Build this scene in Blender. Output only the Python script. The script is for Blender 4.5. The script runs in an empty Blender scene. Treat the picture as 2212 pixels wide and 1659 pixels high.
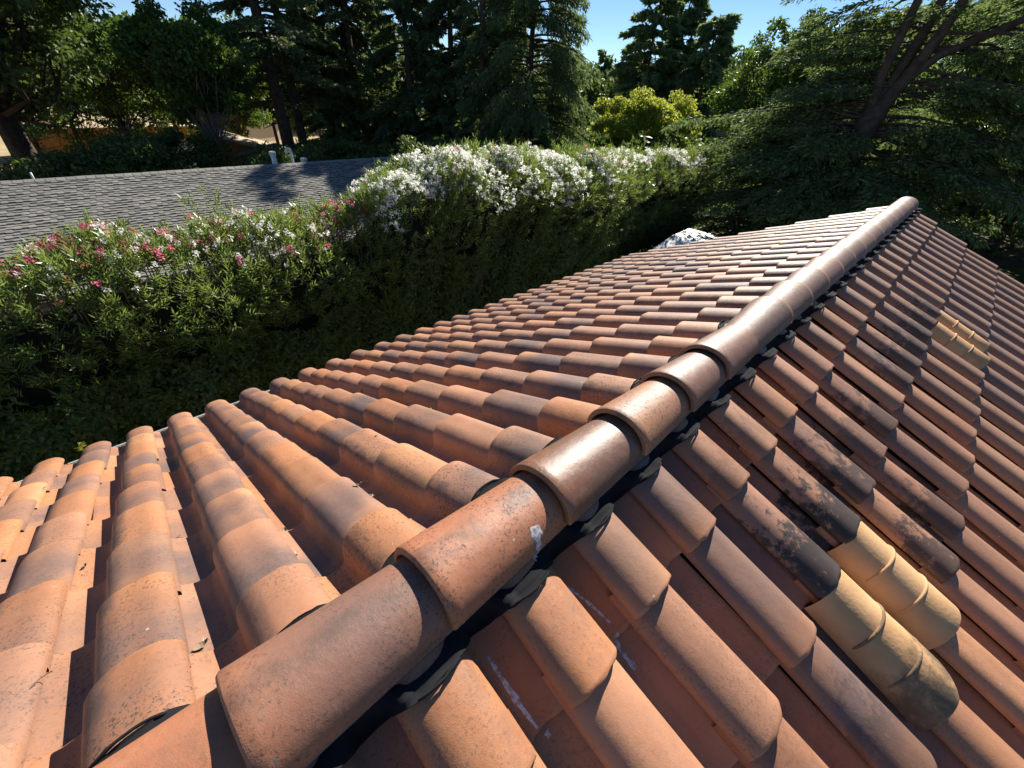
import bpy, math, random
import numpy as np
from mathutils import Matrix, Vector
from mathutils.bvhtree import BVHTree
rng = np.random.default_rng(7)
random.seed(7)
sc = bpy.context.scene
col = sc.collection
# ---------------------------------------------------------------- camera, sky, sun
CAM = np.array([0.4658, 0.0, 5.2258])
YAW, PIT, ROLL = 0.75677, 0.61479, 0.06199
cam_d = bpy.data.cameras.new('camera'); cam = bpy.data.objects.new('camera', cam_d); col.objects.link(cam)
fw = np.array([-math.sin(YAW)*math.cos(PIT), math.cos(YAW)*math.cos(PIT), -math.sin(PIT)])
r0 = np.cross(fw, [0, 0, 1]); r0 /= np.linalg.norm(r0); u0 = np.cross(r0, fw)
RT = math.cos(ROLL)*r0 + math.sin(ROLL)*u0; UP = -math.sin(ROLL)*r0 + math.cos(ROLL)*u0
M = Matrix.Identity(4)
for i in range(3):
    M[i][0], M[i][1], M[i][2], M[i][3] = RT[i], UP[i], -fw[i], CAM[i]
cam.matrix_world = M
cam_d.sensor_width = 36; cam_d.lens = 909.96/2212*36
cam_d.clip_start = 0.02; cam_d.clip_end = 2000
sc.camera = cam
SUN_EL, SUN_AZ = math.radians(34), math.radians(21)     # azimuth from +Y towards -X
S = np.array([-math.sin(SUN_AZ)*math.cos(SUN_EL), math.cos(SUN_AZ)*math.cos(SUN_EL), math.sin(SUN_EL)])
sd = bpy.data.lights.new('sun', 'SUN'); sd.energy = 5.0; sd.angle = math.radians(0.55); sd.color = (1.0, 0.93, 0.82)
sun = bpy.data.objects.new('sun', sd); col.objects.link(sun)
sun.rotation_euler = Vector(S).to_track_quat('Z', 'Y').to_euler()
W = bpy.data.worlds.new('World'); sc.world = W; W.use_nodes = True
nt = W.node_tree; bg = nt.nodes['Background']
sky = nt.nodes.new('ShaderNodeTexSky'); sky.sky_type = 'NISHITA'; sky.sun_disc = False
sky.sun_elevation = SUN_EL; sky.sun_rotation = -SUN_AZ
sky.air_density = 0.85; sky.dust_density = 0.0; sky.ozone_density = 6.0; sky.altitude = 900
nt.links.new(sky.outputs[0], bg.inputs[0]); bg.inputs[1].default_value = 0.062
sc.view_settings.view_transform = 'Standard'; sc.view_settings.look = 'None'
sc.view_settings.gamma = 1; sc.view_settings.use_curve_mapping = False
sc.view_settings.exposure = 1.0
sc.cycles.max_bounces = 8; sc.cycles.transparent_max_bounces = 8

# ---------------------------------------------------------------- helpers
def link(o, parent=None):
    col.objects.link(o)
    if parent is not None:
        o.parent = parent
        if parent.parent is None:
            o.location = o.location - parent.location
    return o
def tag(o, label=None, cat=None, group=None, kind=None):
    if label: o['label'] = label
    if cat: o['category'] = cat
    if group: o['group'] = group
    if kind: o['kind'] = kind
    return o
def thing(name, label, cat, loc=(0, 0, 0), group=None):
    o = bpy.data.objects.new(name, None); o.location = loc; o.empty_display_size = .2
    col.objects.link(o)
    return tag(o, label, cat, group)
class MB:
    """collects vertices and faces; world coordinates"""
    def __init__(s): s.v = []; s.f = []; s.n = 0
    def add(s, v, f):
        s.v.append(np.asarray(v, float)); s.f += [tuple(i+s.n for i in q) for q in f]; s.n += len(v)
    def box(s, lo, hi, rot=None, org=None):
        x0, y0, z0 = lo; x1, y1, z1 = hi
        v = np.array([(x0,y0,z0),(x1,y0,z0),(x1,y1,z0),(x0,y1,z0),(x0,y0,z1),(x1,y0,z1),(x1,y1,z1),(x0,y1,z1)], float)
        if rot is not None: v = v @ np.array(rot).T
        if org is not None: v = v + np.array(org)
        s.add(v, [(0,3,2,1),(4,5,6,7),(0,1,5,4),(1,2,6,5),(2,3,7,6),(3,0,4,7)])
    def tube(s, P, R, seg=8, cap=True):
        P = np.asarray(P, float); n = len(P)
        R = np.full(n, R) if np.isscalar(R) else np.asarray(R, float)
        T = np.gradient(P, axis=0); T /= np.linalg.norm(T, axis=1)[:, None]+1e-9
        ref = np.array([0, 0, 1.]) if abs(T[0][2]) < .9 else np.array([1., 0, 0])
        a = np.linspace(0, 2*np.pi, seg, endpoint=False); V = []
        for i in range(n):
            A = np.cross(T[i], ref); A /= np.linalg.norm(A)+1e-9; B = np.cross(T[i], A)
            V.append(P[i] + R[i]*(np.cos(a)[:, None]*A + np.sin(a)[:, None]*B))
        F = [(i*seg+j, i*seg+(j+1) % seg, (i+1)*seg+(j+1) % seg, (i+1)*seg+j) for i in range(n-1) for j in range(seg)]
        if cap: F += [tuple(range(seg)), tuple((n-1)*seg+j for j in range(seg))]
        s.add(np.concatenate(V), F)
    def mesh(s, name, mat, smooth=False):
        me = bpy.data.meshes.new(name); me.from_pydata(np.concatenate(s.v).tolist(), [], s.f)
        if mat: me.materials.append(mat)
        if smooth: me.polygons.foreach_set('use_smooth', [True]*len(me.polygons))
        me.update(); return me
    def build(s, name, mat, parent=None, smooth=False, org=None):
        if org is not None: s.v = [v-np.array(org) for v in s.v]
        o = bpy.data.objects.new(name, s.mesh(name, mat, smooth))
        if org is not None: o.location = org
        if parent is not None and parent.parent is not None:      # sub-part of a part: same frame as its part
            pass
        col.objects.link(o)
        if parent is not None: attach(o, parent)
        return o
def wloc(o):
    p = Vector((0, 0, 0))
    while o is not None: p = p + o.location; o = o.parent
    return p
def attach(o, parent):
    """parent without moving (parents here are never rotated unless handled by hand)"""
    o.parent = parent
    o.location = o.location - wloc(parent)
def quads_mesh(name, V, nper, mat, tint=None, smooth=False):
    """V: (N*nper,3) with one polygon of nper corners each"""
    N = len(V)//nper
    me = bpy.data.meshes.new(name)
    me.vertices.add(len(V)); me.vertices.foreach_set('co', V.astype(np.float32).ravel())
    me.loops.add(len(V)); me.loops.foreach_set('vertex_index', np.arange(len(V), dtype=np.int32))
    me.polygons.add(N); me.polygons.foreach_set('loop_start', (np.arange(N)*nper).astype(np.int32))
    if smooth: me.polygons.foreach_set('use_smooth', np.ones(N, bool))
    if tint is not None:
        a = me.attributes.new('tint', 'FLOAT', 'POINT')
        a.data.foreach_set('value', np.repeat(tint, nper).astype(np.float32))
    me.materials.append(mat); me.update(calc_edges=True)
    return me
def norm(a): return a/(np.linalg.norm(a, axis=-1, keepdims=True)+1e-9)
def leaves(P, D, L, Wd, curl=.15, nrm=None):
    """rhombic leaves: base P, direction D, length L, width Wd -> (4N,3)"""
    N = len(P); D = norm(D)
    rnd = rng.normal(size=(N, 3)) if nrm is None else nrm + .5*rng.normal(size=(N, 3))
    side = norm(np.cross(D, rnd)); up = np.cross(side, D)
    L = np.broadcast_to(L, (N,))[:, None]; Wd = np.broadcast_to(Wd, (N,))[:, None]
    V = np.empty((N, 4, 3))
    V[:, 0] = P
    V[:, 1] = P + D*L*.45 + side*Wd*.5 + up*L*curl*.5
    V[:, 2] = P + D*L - up*L*curl*.3
    V[:, 3] = P + D*L*.45 - side*Wd*.5 + up*L*curl*.5
    return V.reshape(-1, 3)
def vnoise(p, s=1.0, seed=0):
    """cheap smooth 3D value noise in [-1,1] (sum of sines)"""
    r = np.random.default_rng(seed); out = 0
    for k in range(5):
        w = r.normal(size=3)*s*(1+.55*k); out = out + np.sin(p@w + r.uniform(0, 6.28))/(1+.5*k)
    return out/2.6

# ---------------------------------------------------------------- materials
class NB:
    def __init__(s, name):
        s.m = bpy.data.materials.new(name); s.m.use_nodes = True; s.t = s.m.node_tree
        s.b = s.t.nodes['Principled BSDF']; s.out = s.t.nodes['Material Output']
    def n(s, t, **k):
        x = s.t.nodes.new(t)
        for a, b in k.items(): setattr(x, a, b)
        return x
    def l(s, a, b): s.t.links.new(a, b)
    def pos(s, scale=None):
        g = s.n('ShaderNodeNewGeometry').outputs['Position']
        if scale is None: return g
        m = s.n('ShaderNodeVectorMath', operation='MULTIPLY'); s.l(g, m.inputs[0]); m.inputs[1].default_value = scale
        return m.outputs[0]
    def noise(s, scale, detail=4, rough=.55, vec=None, dist=0):
        x = s.n('ShaderNodeTexNoise'); x.inputs['Scale'].default_value = scale; x.inputs['Detail'].default_value = detail
        x.inputs['Roughness'].default_value = rough; x.inputs['Distortion'].default_value = dist
        s.l(vec if vec is not None else s.pos(), x.inputs['Vector']); return x.outputs['Fac']
    def math(s, op, a, b=None, clamp=False):
        x = s.n('ShaderNodeMath', operation=op); x.use_clamp = clamp
        for i, v in enumerate((a, b)):
            if v is None: continue
            if isinstance(v, (int, float)): x.inputs[i].default_value = v
            else: s.l(v, x.inputs[i])
        return x.outputs[0]
    def ramp(s, f, lo, hi, a=0., b=1.):
        x = s.n('ShaderNodeMapRange'); x.interpolation_type = 'SMOOTHSTEP'; s.l(f, x.inputs[0])
        for i, v in zip((1, 2, 3, 4), (lo, hi, a, b)): x.inputs[i].default_value = v
        return x.outputs[0]
    def mix(s, f, a, b, mode='MIX'):
        x = s.n('ShaderNodeMix', data_type='RGBA', blend_type=mode)
        if isinstance(f, (int, float)): x.inputs[0].default_value = f
        else: s.l(f, x.inputs[0])
        for i, v in ((6, a), (7, b)):
            if isinstance(v, tuple): x.inputs[i].default_value = v if len(v) == 4 else (*v, 1)
            else: s.l(v, x.inputs[i])
        return x.outputs[2]
    def bump(s, h, strength=.3, dist=.01, prev=None):
        x = s.n('ShaderNodeBump'); x.inputs['Strength'].default_value = strength; x.inputs['Distance'].default_value = dist
        s.l(h, x.inputs['Height'])
        if prev is not None: s.l(prev, x.inputs['Normal'])
        return x.outputs[0]
    def fin(s, colr=None, rough=None, normal=None, spec=None, metal=None):
        if colr is not None:
            if isinstance(colr, tuple): s.b.inputs['Base Color'].default_value = (*colr, 1)
            else: s.l(colr, s.b.inputs['Base Color'])
        if rough is not None:
            if isinstance(rough, (int, float)): s.b.inputs['Roughness'].default_value = rough
            else: s.l(rough, s.b.inputs['Roughness'])
        if normal is not None: s.l(normal, s.b.inputs['Normal'])
        if spec is not None: s.b.inputs['Specular IOR Level'].default_value = spec
        if metal is not None: s.b.inputs['Metallic'].default_value = metal
        return s.m
def simple(name, c, rough=.7, var=.25, scale=8, spec=.4, metal=0, bump=.1):
    b = NB(name); n = b.noise(scale, 5)
    c2 = tuple(x*(1-var) for x in c); cc = b.mix(b.ramp(n, .3, .7), c2, c)
    return b.fin(cc, rough, b.bump(b.noise(scale*8, 3), bump, .01), spec, metal)

def clay(name, per_object, gloss=0.):
    b = NB(name)
    if per_object:
        oi = b.n('ShaderNodeObjectInfo'); tint = oi.outputs['Color']; 
        def prm(k):
            a = b.n('ShaderNodeAttribute'); a.attribute_type = 'OBJECT'; a.attribute_name = k; return a.outputs['Fac']
    else:
        a = b.n('ShaderNodeAttribute'); a.attribute_name = 'tintc'; tint = a.outputs['Color']
        def prm(k):
            a = b.n('ShaderNodeAttribute'); a.attribute_name = k; return a.outputs['Fac']
    flash, stain, speck, glz = prm('flash'), prm('stain'), prm('speck'), prm('glaze')
    uv = b.n('ShaderNodeUVMap'); uv.uv_map = 'UVMap'; sep = b.n('ShaderNodeSeparateXYZ'); b.l(uv.outputs[0], sep.inputs[0])
    U, V = sep.outputs[0], sep.outputs[1]          # U across (0 joint side .. 1 pan lip), V 0 at the exposed rim .. 1 at the head
    n1 = b.noise(5.5, 4, .6); n2 = b.noise(38, 6, .7); n3 = b.noise(150, 3, .6)
    c = b.mix(b.ramp(n1, .3, .72), b.mix(.32, tint, (.20, .085, .05)), tint)
    c = b.mix(b.math('MULTIPLY', b.ramp(n2, .42, .75), .38), c, (.40, .22, .13))
    # kiln flash: brown-grey bloom, strongest mid tile, soft edged
    fl = b.math('ADD', b.math('MULTIPLY', b.ramp(b.noise(3.1, 3, .5), .35, .62), .6), b.ramp(V, .02, .45, 0., .5))
    fl = b.math('MULTIPLY', b.math('MULTIPLY', fl, flash), b.ramp(n2, .2, .6, .75, 1.), clamp=True)
    c = b.mix(fl, c, (.15, .10, .088))
    # chalky dust and grime
    c = b.mix(b.math('MULTIPLY', b.ramp(b.noise(9, 7, .75), .5, .8), b.math('MULTIPLY', speck, .45)), c, (.17, .12, .085))
    # rim burn line
    c = b.mix(b.math('MULTIPLY', b.ramp(V, 0., .05, 1., 0.), .35), c, (.46, .20, .09))
    # lichen: fine dark flecks gathered in patches
    patch = b.ramp(b.noise(6.5, 3, .6, dist=.4), .33, .58)
    v = b.n('ShaderNodeTexVoronoi'); v.inputs['Scale'].default_value = 105; b.l(b.pos(), v.inputs['Vector']); v.inputs['Randomness'].default_value = 1
    fleck = b.math('MULTIPLY', b.ramp(b.noise(120, 5, .75, dist=.3), .535, .60), patch)
    big = b.math('MULTIPLY', b.ramp(b.noise(30, 6, .75), .60, .66), b.ramp(b.noise(3.7, 2, .5), .5, .68))
    lm = b.math('MULTIPLY', b.math('MAXIMUM', fleck, big), speck, clamp=True)
    c = b.mix(b.math('MULTIPLY', lm, .85), c, (.045, .036, .032))
    # sooty growth along the sheltered flank of each barrel
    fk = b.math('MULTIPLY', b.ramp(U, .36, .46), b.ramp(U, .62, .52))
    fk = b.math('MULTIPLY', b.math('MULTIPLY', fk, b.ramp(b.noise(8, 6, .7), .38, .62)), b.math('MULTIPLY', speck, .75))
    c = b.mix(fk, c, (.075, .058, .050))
    # black weather stain creeping up from the rim
    sm = b.math('ADD', b.math('MULTIPLY', b.math('SUBTRACT', 1., V), 1.0), b.math('MULTIPLY', b.math('SUBTRACT', b.noise(17, 8, .78), .5), 2.6))
    sm = b.math('MULTIPLY', b.ramp(sm, .45, .72), stain, clamp=True)
    c = b.mix(b.math('MULTIPLY', sm, .93), c, (.022, .020, .020))
    # pale droppings / lime dots
    v2 = b.n('ShaderNodeTexVoronoi'); v2.inputs['Scale'].default_value = 13; b.l(b.pos(), v2.inputs['Vector'])
    sepc = b.n('ShaderNodeSeparateColor'); b.l(v2.outputs['Color'], sepc.inputs[0])
    dots = b.math('MULTIPLY', b.math('LESS_THAN', v2.outputs['Distance'], b.math('MULTIPLY', sepc.outputs[1], .055)), b.math('GREATER_THAN', sepc.outputs[0], .62))
    c = b.mix(b.math('MULTIPLY', dots, .7), c, (.52, .50, .46))
    v3 = b.n('ShaderNodeTexVoronoi'); v3.inputs['Scale'].default_value = 21; b.l(b.pos(), v3.inputs['Vector'])
    sep3 = b.n('ShaderNodeSeparateColor'); b.l(v3.outputs['Color'], sep3.inputs[0])
    lic = b.math('MULTIPLY', b.math('LESS_THAN', b.math('ADD', v3.outputs['Distance'], b.math('MULTIPLY', n3, .12)), b.math('MULTIPLY', sep3.outputs[1], .22)), b.math('GREATER_THAN', sep3.outputs[0], .86))
    c = b.mix(b.math('MULTIPLY', b.math('MULTIPLY', lic, speck), .55), c, (.25, .24, .20))
    ro = b.math('ADD', b.math('MULTIPLY', n2, .22), b.math('SUBTRACT', b.math('MULTIPLY', glz, -.22), -.48))
    ro = b.math('ADD', ro, b.math('MULTIPLY', lm, .2))
    nb = b.bump(b.noise(420, 2, .5), .22, .002)
    nb = b.bump(b.noise(60, 4, .6), .16, .004, nb)
    nb = b.bump(b.noise(14, 3, .5), .10, .02, nb)
    m = b.fin(c, ro, nb, .42)
    b.l(b.math('MULTIPLY', glz, .30), b.b.inputs['Coat Weight']); b.b.inputs['Coat Roughness'].default_value = .27
    b.l(b.bump(b.noise(130, 3, .6), .9, .004, nb), b.b.inputs['Coat Normal'])
    return m
M_TILE = clay('fired_clay', True); M_TILEJ = clay('fired_clay_field', False)

def cream():
    b = NB('cream_clay')
    oi = b.n('ShaderNodeAttribute'); oi.attribute_type = 'OBJECT'; oi.attribute_name = 'grime'
    uv = b.n('ShaderNodeUVMap'); uv.uv_map = 'UVMap'; sep = b.n('ShaderNodeSeparateXYZ'); b.l(uv.outputs[0], sep.inputs[0])
    c = b.mix(b.ramp(b.noise(7, 4), .3, .7), (.55, .31, .145), (.66, .40, .20))
    g = b.math('ADD', b.math('MULTIPLY', b.noise(11, 7, .7), 1.2), b.ramp(sep.outputs[1], .1, .9, .35, -.3))
    c = b.mix(b.math('MULTIPLY', b.ramp(g, .66, 1.05), oi.outputs['Fac']), c, (.17, .115, .07))
    return b.fin(c, .72, b.bump(b.noise(90, 4), .3, .004), .2)
M_CREAM = cream()

def leafm(name, c_dark, c_light, trans=(.25, .4, .05), tw=.3, rough=.45, spec=.45, nscale=1.2):
    b = NB(name)
    a = b.n('ShaderNodeAttribute'); a.attribute_name = 'tint'
    f = b.math('ADD', b.math('MULTIPLY', a.outputs['Fac'], .75), b.math('MULTIPLY', b.noise(nscale, 3), .35), clamp=True)
    c = b.mix(f, c_dark, c_light)
    b.fin(c, rough, None, spec)
    tr = b.n('ShaderNodeBsdfTranslucent'); b.l(b.mix(.55, c, (*trans, 1)), tr.inputs[0])
    mx = b.n('ShaderNodeMixShader'); mx.inputs[0].default_value = tw
    b.l(b.b.outputs[0], mx.inputs[1]); b.l(tr.outputs[0], mx.inputs[2]); b.l(mx.outputs[0], b.out.inputs[0])
    return b.m
M_OLE = leafm('oleander_leaf', (.050, .098, .024), (.22, .29, .085), (.38, .50, .08), .40, .33, .5, 2.0)
M_IVY = leafm('ivy_leaf', (.045, .085, .020), (.14, .19, .045), (.26, .38, .05), .34, .40, .45, 2.0)
M_CON = leafm('conifer_needle', (.045, .078, .038), (.16, .21, .085), (.28, .38, .09), .38, .55, .25)
M_CEDAR = leafm('cedar_needle', (.042, .078, .034), (.185, .25, .10), (.30, .42, .10), .38, .65, .12)
M_CONF = leafm('distant_needle', (.07, .12, .06), (.19, .26, .11), (.34, .48, .14), .42, .6, .2)
M_BROAD = leafm('broad_leaf', (.022, .052, .012), (.10, .17, .03), (.26, .40, .04), .32, .5, .3)
M_YEL = leafm('yellow_green_leaf', (.10, .17, .02), (.40, .44, .06), (.70, .74, .08), .42, .5, .3, .8)
M_FAR = leafm('far_leaf', (.020, .042, .014), (.10, .15, .035), (.16, .24, .03), .25, .6, .2)
M_DARKL = leafm('shade_leaf', (.034, .064, .022), (.12, .18, .045), (.22, .34, .05), .33, .5, .35)
M_BARK = simple('bark', (.10, .072, .055), .9, .5, 5, .2, 0, .6)
M_BARKG = simple('pale_grey_bark', (.22, .20, .17), .85, .4, 9, .2, 0, .4)
M_TWIG = simple('twig', (.16, .11, .07), .8)
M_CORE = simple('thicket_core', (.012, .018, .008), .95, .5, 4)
def petal(name, c1, c2, t):
    b = NB(name); a = b.n('ShaderNodeAttribute'); a.attribute_name = 'tint'
    c = b.mix(a.outputs['Fac'], c1, c2); b.fin(c, .6, None, .25)
    tr = b.n('ShaderNodeBsdfTranslucent'); b.l(c, tr.inputs[0]); mx = b.n('ShaderNodeMixShader'); mx.inputs[0].default_value = t
    b.l(b.b.outputs[0], mx.inputs[1]); b.l(tr.outputs[0], mx.inputs[2]); b.l(mx.outputs[0], b.out.inputs[0]); return b.m
M_WHITE = petal('white_petal', (.86, .87, .80), (.93, .93, .86), .55)
M_PINK = petal('pink_petal', (.78, .10, .22), (.90, .30, .42), .45)
M_SPENT = petal('spent_petal', (.25, .08, .06), (.40, .16, .12), .3)
M_FELT = simple('black_roofing_felt', (.017, .018, .021), .9, .3, 9, .12, 0, .04)
M_GUT = simple('white_painted_gutter', (.62, .62, .60), .45)
M_STUCCO = simple('pale_stucco', (.55, .48, .38), .9, .12, 20, .2, 0, .4)
M_WOOD = simple('weathered_wood', (.19, .13, .085), .85, .45, 6)
M_OCHRE = simple('ochre_wood_siding', (.42, .20, .06), .8, .25, 3)
M_GREY = simple('grey_flashing', (.33, .34, .34), .5)
M_PIPE = simple('white_vent_plastic', (.62, .66, .66), .45, .1)
def streak():
    b = NB('dried_white_streak'); b.fin((.72, .72, .74), .6, None, .3)
    tr = b.n('ShaderNodeBsdfTransparent'); mx = b.n('ShaderNodeMixShader'); b.l(b.ramp(b.noise(85, 5, .7), .34, .60, .12, .88), mx.inputs[0])
    b.l(tr.outputs[0], mx.inputs[1]); b.l(b.b.outputs[0], mx.inputs[2]); b.l(mx.outputs[0], b.out.inputs[0]); return b.m
M_DROP = streak()
M_LICH = simple('yellow_lichen', (.50, .30, .03), .9, .5, 120)
M_DRY = simple('dry_leaf', (.30, .22, .13), .8, .4, 60)
M_PALE = simple('pale_down', (.62, .58, .50), .9)
M_GLASS = simple('window_glass', (.03, .04, .05), .08, .1, 3, .6)

def shingle_mat(per_object):
    b = NB('asphalt_shingle' + ('' if per_object else '_field'))
    if per_object: oi = b.n('ShaderNodeObjectInfo'); r = oi.outputs['Random']
    else:
        a = b.n('ShaderNodeAttribute'); a.attribute_name = 'tint'; r = a.outputs['Fac']
    c = b.mix(r, (.20, .195, .17), (.27, .265, .235))
    c = b.mix(b.math('MULTIPLY', b.ramp(b.noise(1.1, 4), .3, .7), .3), c, (.10, .10, .098))
    c = b.mix(b.math('MULTIPLY', b.ramp(b.noise(260, 2), .45, .65), .5), c, (.22, .21, .19))
    return b.fin(c, .92, b.bump(b.noise(300, 2), .4, .003), .25)
M_SH = shingle_mat(True); M_SHJ = shingle_mat(False)

# ---------------------------------------------------------------- ground, hills
def gz(x, y):
    g = -1.0/(1+np.exp((x+10.5)*1.2)) 
    g = g - 1.6/(1+np.exp((x+46)*.12))
    d = np.clip((y-70)/60, 0, 1)*np.clip((x+160)/110, 0, 1)
    return g + 3.5*d + .12*np.sin(x*.21)*np.cos(y*.17)*(np.abs(x) > 14)
def ground_mat():
    b = NB('ground_soil_and_dry_grass')
    straw = b.mix(b.ramp(b.noise(.35, 6, .65), .3, .7), (.36, .27, .15), (.50, .40, .24))
    soil = b.mix(b.ramp(b.noise(1.6, 6, .6), .35, .65), (.07, .055, .035), (.15, .115, .07))
    green = b.mix(b.ramp(b.noise(.9, 5), .4, .6), (.05, .085, .02), (.12, .17, .04))
    sx = b.n('ShaderNodeSeparateXYZ'); b.l(b.pos(), sx.inputs[0])
    m1 = b.ramp(b.math('ADD', sx.outputs[0], b.math('MULTIPLY', b.noise(.12, 3), 14)), -26, -19, 1, 0)
    m2 = b.ramp(b.noise(.11, 4, .6), .48, .58)
    c = b.mix(b.math('MULTIPLY', m2, .8), soil, green)
    c = b.mix(m1, c, straw)
    return b.fin(c, .95, b.bump(b.noise(12, 6), .5, .05), .1)
xs = np.concatenate([np.linspace(-600, -60, 19), np.linspace(-55, 40, 60), np.linspace(50, 500, 16)])
ys = np.concatenate([np.linspace(-300, -35, 10), np.linspace(-30, 140, 70), np.linspace(160, 700, 16)])
X, Y = np.meshgrid(xs, ys, indexing='ij'); Z = gz(X, Y)
mb = MB(); nx, ny = len(xs), len(ys)
mb.add(np.stack([X, Y, Z], -1).reshape(-1, 3), [(i*ny+j, (i+1)*ny+j, (i+1)*ny+j+1, i*ny+j+1) for i in range(nx-1) for j in range(ny-1)])
tag(mb.build('ground', ground_mat(), smooth=True), kind='structure')

# dry hill far left
def hill(name, cx, cy, rx, ry, h, z0, mat):
    n = 36; g = np.linspace(-1, 1, n); A, B = np.meshgrid(g, g, indexing='ij'); r = np.sqrt(A*A+B*B)
    P = np.stack([cx+A*rx, cy+B*ry, z0 + h*np.clip(1-r**2, 0, 1)**1.2*(1+.12*np.sin(A*9+1)*np.cos(B*7))], -1).reshape(-1, 3)
    m = MB(); m.add(P, [(i*n+j, (i+1)*n+j, (i+1)*n+j+1, i*n+j+1) for i in range(n-1) for j in range(n-1)])
    return tag(m.build(name, mat, smooth=True), kind='structure')
hill('dry_hill', -175, 8, 70, 95, 6.5, -2.8, simple('dry_hill_grass', (.56, .43, .26), .95, .25, .25))

# ---------------------------------------------------------------- the tiled house
AL = math.radians(24.285); ca, sa = math.cos(AL), math.sin(AL)
Z0 = 4.2; PW = .27686; Y_END = 7.40; Y_NEAR = -2.2
house = thing('tiled_house', 'low gabled house under orange and brown clay barrel tiles, seen from its ridge', 'house', (0, 2.6, 0))
def prof(t):
    """height of the tile's top surface at t across (t>0 towards the joint, 0 = crest)"""
    t = np.asarray(t, float)
    h = np.empty_like(t)
    a = t >= -.104
    u = np.where(t > 0, t/.098, t/.106); h_b = .012 + .092*np.clip(1-np.abs(u)**2.7, 0, 1)**.52
    s = np.clip((-t-.088)/.03, 0, 1); s = s*s*(3-2*s)
    pan = .010 + .030*np.clip((-t-.152)/.055, 0, 1)**1.3
    return h_b*(1-s) + pan*s
TH = .016; EXP = .378; RISE = .024
def tile_mesh(name, L, nt=26, barrel_only=False, rows=(0, .012, .25, .6, 1.), var=0):
    t = np.concatenate([np.linspace(.080, -.104, int(nt*.72)), np.linspace(-.125, -.212, nt-int(nt*.72))])
    h = prof(t); N = len(t)
    V = []; UV = []
    def row(d, dz, sc=1., dt=0):
        lift = RISE*(1-d/EXP)
        tt = np.where(t > -.10, t*(1+.035*(1-d/L)), t); sc = 1.03-.10*np.clip(d/L, 0, 1)
        V.append(np.stack([np.full(N, -d), -(tt+dt), h*sc+lift+dz], 1)); UV.append(np.stack([(.08-t)/.292, np.full(N, d/L)], 1))
    row(0, -TH); row(0, -.004); row(.004, 0)
    for d in rows[1:]: row(max(d*L, .012), 0)
    row(.06, -TH)
    nr = len(V)
    if var:                       # uneven hand: wavy, slightly chipped rim and a softly warped barrel
        rr = np.random.default_rng(var); wv = .0022*np.sin(t*rr.uniform(30, 60)+rr.uniform(0, 6))+.0014*np.sin(t*rr.uniform(90, 150)+rr.uniform(0, 6))
        c0_ = rr.uniform(-.08, .06); wv = wv-.006*np.exp(-((t-c0_)/.007)**2)*(rr.random() < .6)
        for q in range(3): V[q][:, 0] += wv
        V[-1][:, 0] += 0
        for q in range(nr): V[q][:, 2] += .0018*np.sin(t*40+rr.uniform(0, 1)+var)*(t > -.1)
    V = np.concatenate(V); UV = np.concatenate(UV)
    F = [(i*N+j, i*N+j+1, (i+1)*N+j+1, (i+1)*N+j) for i in range(nr-2) for j in range(N-1)]
    k = nr-1
    F += [(j, k*N+j, k*N+j+1, j+1) for j in range(N-1)]
    # joint edge: a small downward return along the barrel's free side
    base = len(V); ds = [0, .004] + [d*L for d in rows[1:]]
    e = []; ds = [max(d, .012) if q > 1 else d for q, d in enumerate(ds)]
    for d in ds:
        lift = RISE*(1-d/EXP); e.append((-d, -(.080*(1+.035*(1-d/L))), h[0]+lift-TH))
    V = np.concatenate([V, np.array(e)]); UV = np.concatenate([UV, np.array([(0, d/L) for d in ds])])
    top = [1*N, 2*N] + [(3+i)*N for i in range(len(rows)-1)]
    F += [(top[i], top[i+1], base+i+1, base+i) for i in range(len(ds)-1)]
    me = bpy.data.meshes.new(name); me.from_pydata(V.tolist(), [], F)
    uvl = me.uv_layers.new(name='UVMap'); li = np.empty(len(me.loops), np.int32); me.loops.foreach_get('vertex_index', li)
    uvl.data.foreach_set('uv', UV[li].astype(np.float32).ravel())
    sm = np.ones(len(me.polygons), bool); sm[:N-1] = False
    me.polygons.foreach_set('use_smooth', sm); me.materials.append(M_TILE); me.update()
    return me
TM_HIS = [tile_mesh('roof_tile_near', .45, 36, var=q) for q in (1, 2, 3, 4, 5)]; TM_HI = TM_HIS[0]; TM_SHS = [tile_mesh('roof_tile_top_course', .30, 36, var=q) for q in (6, 7, 8)]; TM_MD = tile_mesh('roof_tile_mid', .45, 18, rows=(0, .02, .5, 1.))
TM_SH = tile_mesh('roof_tile_top_course', .30, 30); TM_SHM = tile_mesh('roof_tile_top_course_mid', .30, 18, rows=(0, .02, .5, 1.))
def frame(side):
    if side < 0: X = np.array([-ca, 0, -sa]); Zn = np.array([-sa, 0, ca])
    else: X = np.array([ca, 0, -sa]); Zn = np.array([sa, 0, ca])
    return np.stack([X, np.cross(Zn, X), Zn], 1)
FR = {-1: frame(-1), 1: frame(1)}
def onroof(side, s, y, h=0.):
    F = FR[side]; return np.array([0, y, Z0]) + F[:, 0]*s + F[:, 2]*h
YL = -.265-3*PW; YR = .445
specs = []
ORG = [(.47, .205, .090), (.51, .245, .118), (.44, .185, .080), (.46, .22, .12), (.41, .195, .108)]
for i in range(-4, 31):
    for k in range(10):
        y = YL+i*PW; s = 3.775-.3819*(9-k) if True else 0
        s = 3.775-.3819*k
        specs.append((-1, i, k, s, y, k == 9))
for c in range(-7, 25):
    for n in range(11):
        specs.append((1, c, n, .350+.3731*n, YR+c*PW, n == 0))
CREAMAT = {(3, 2), (4, 2)}
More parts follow.
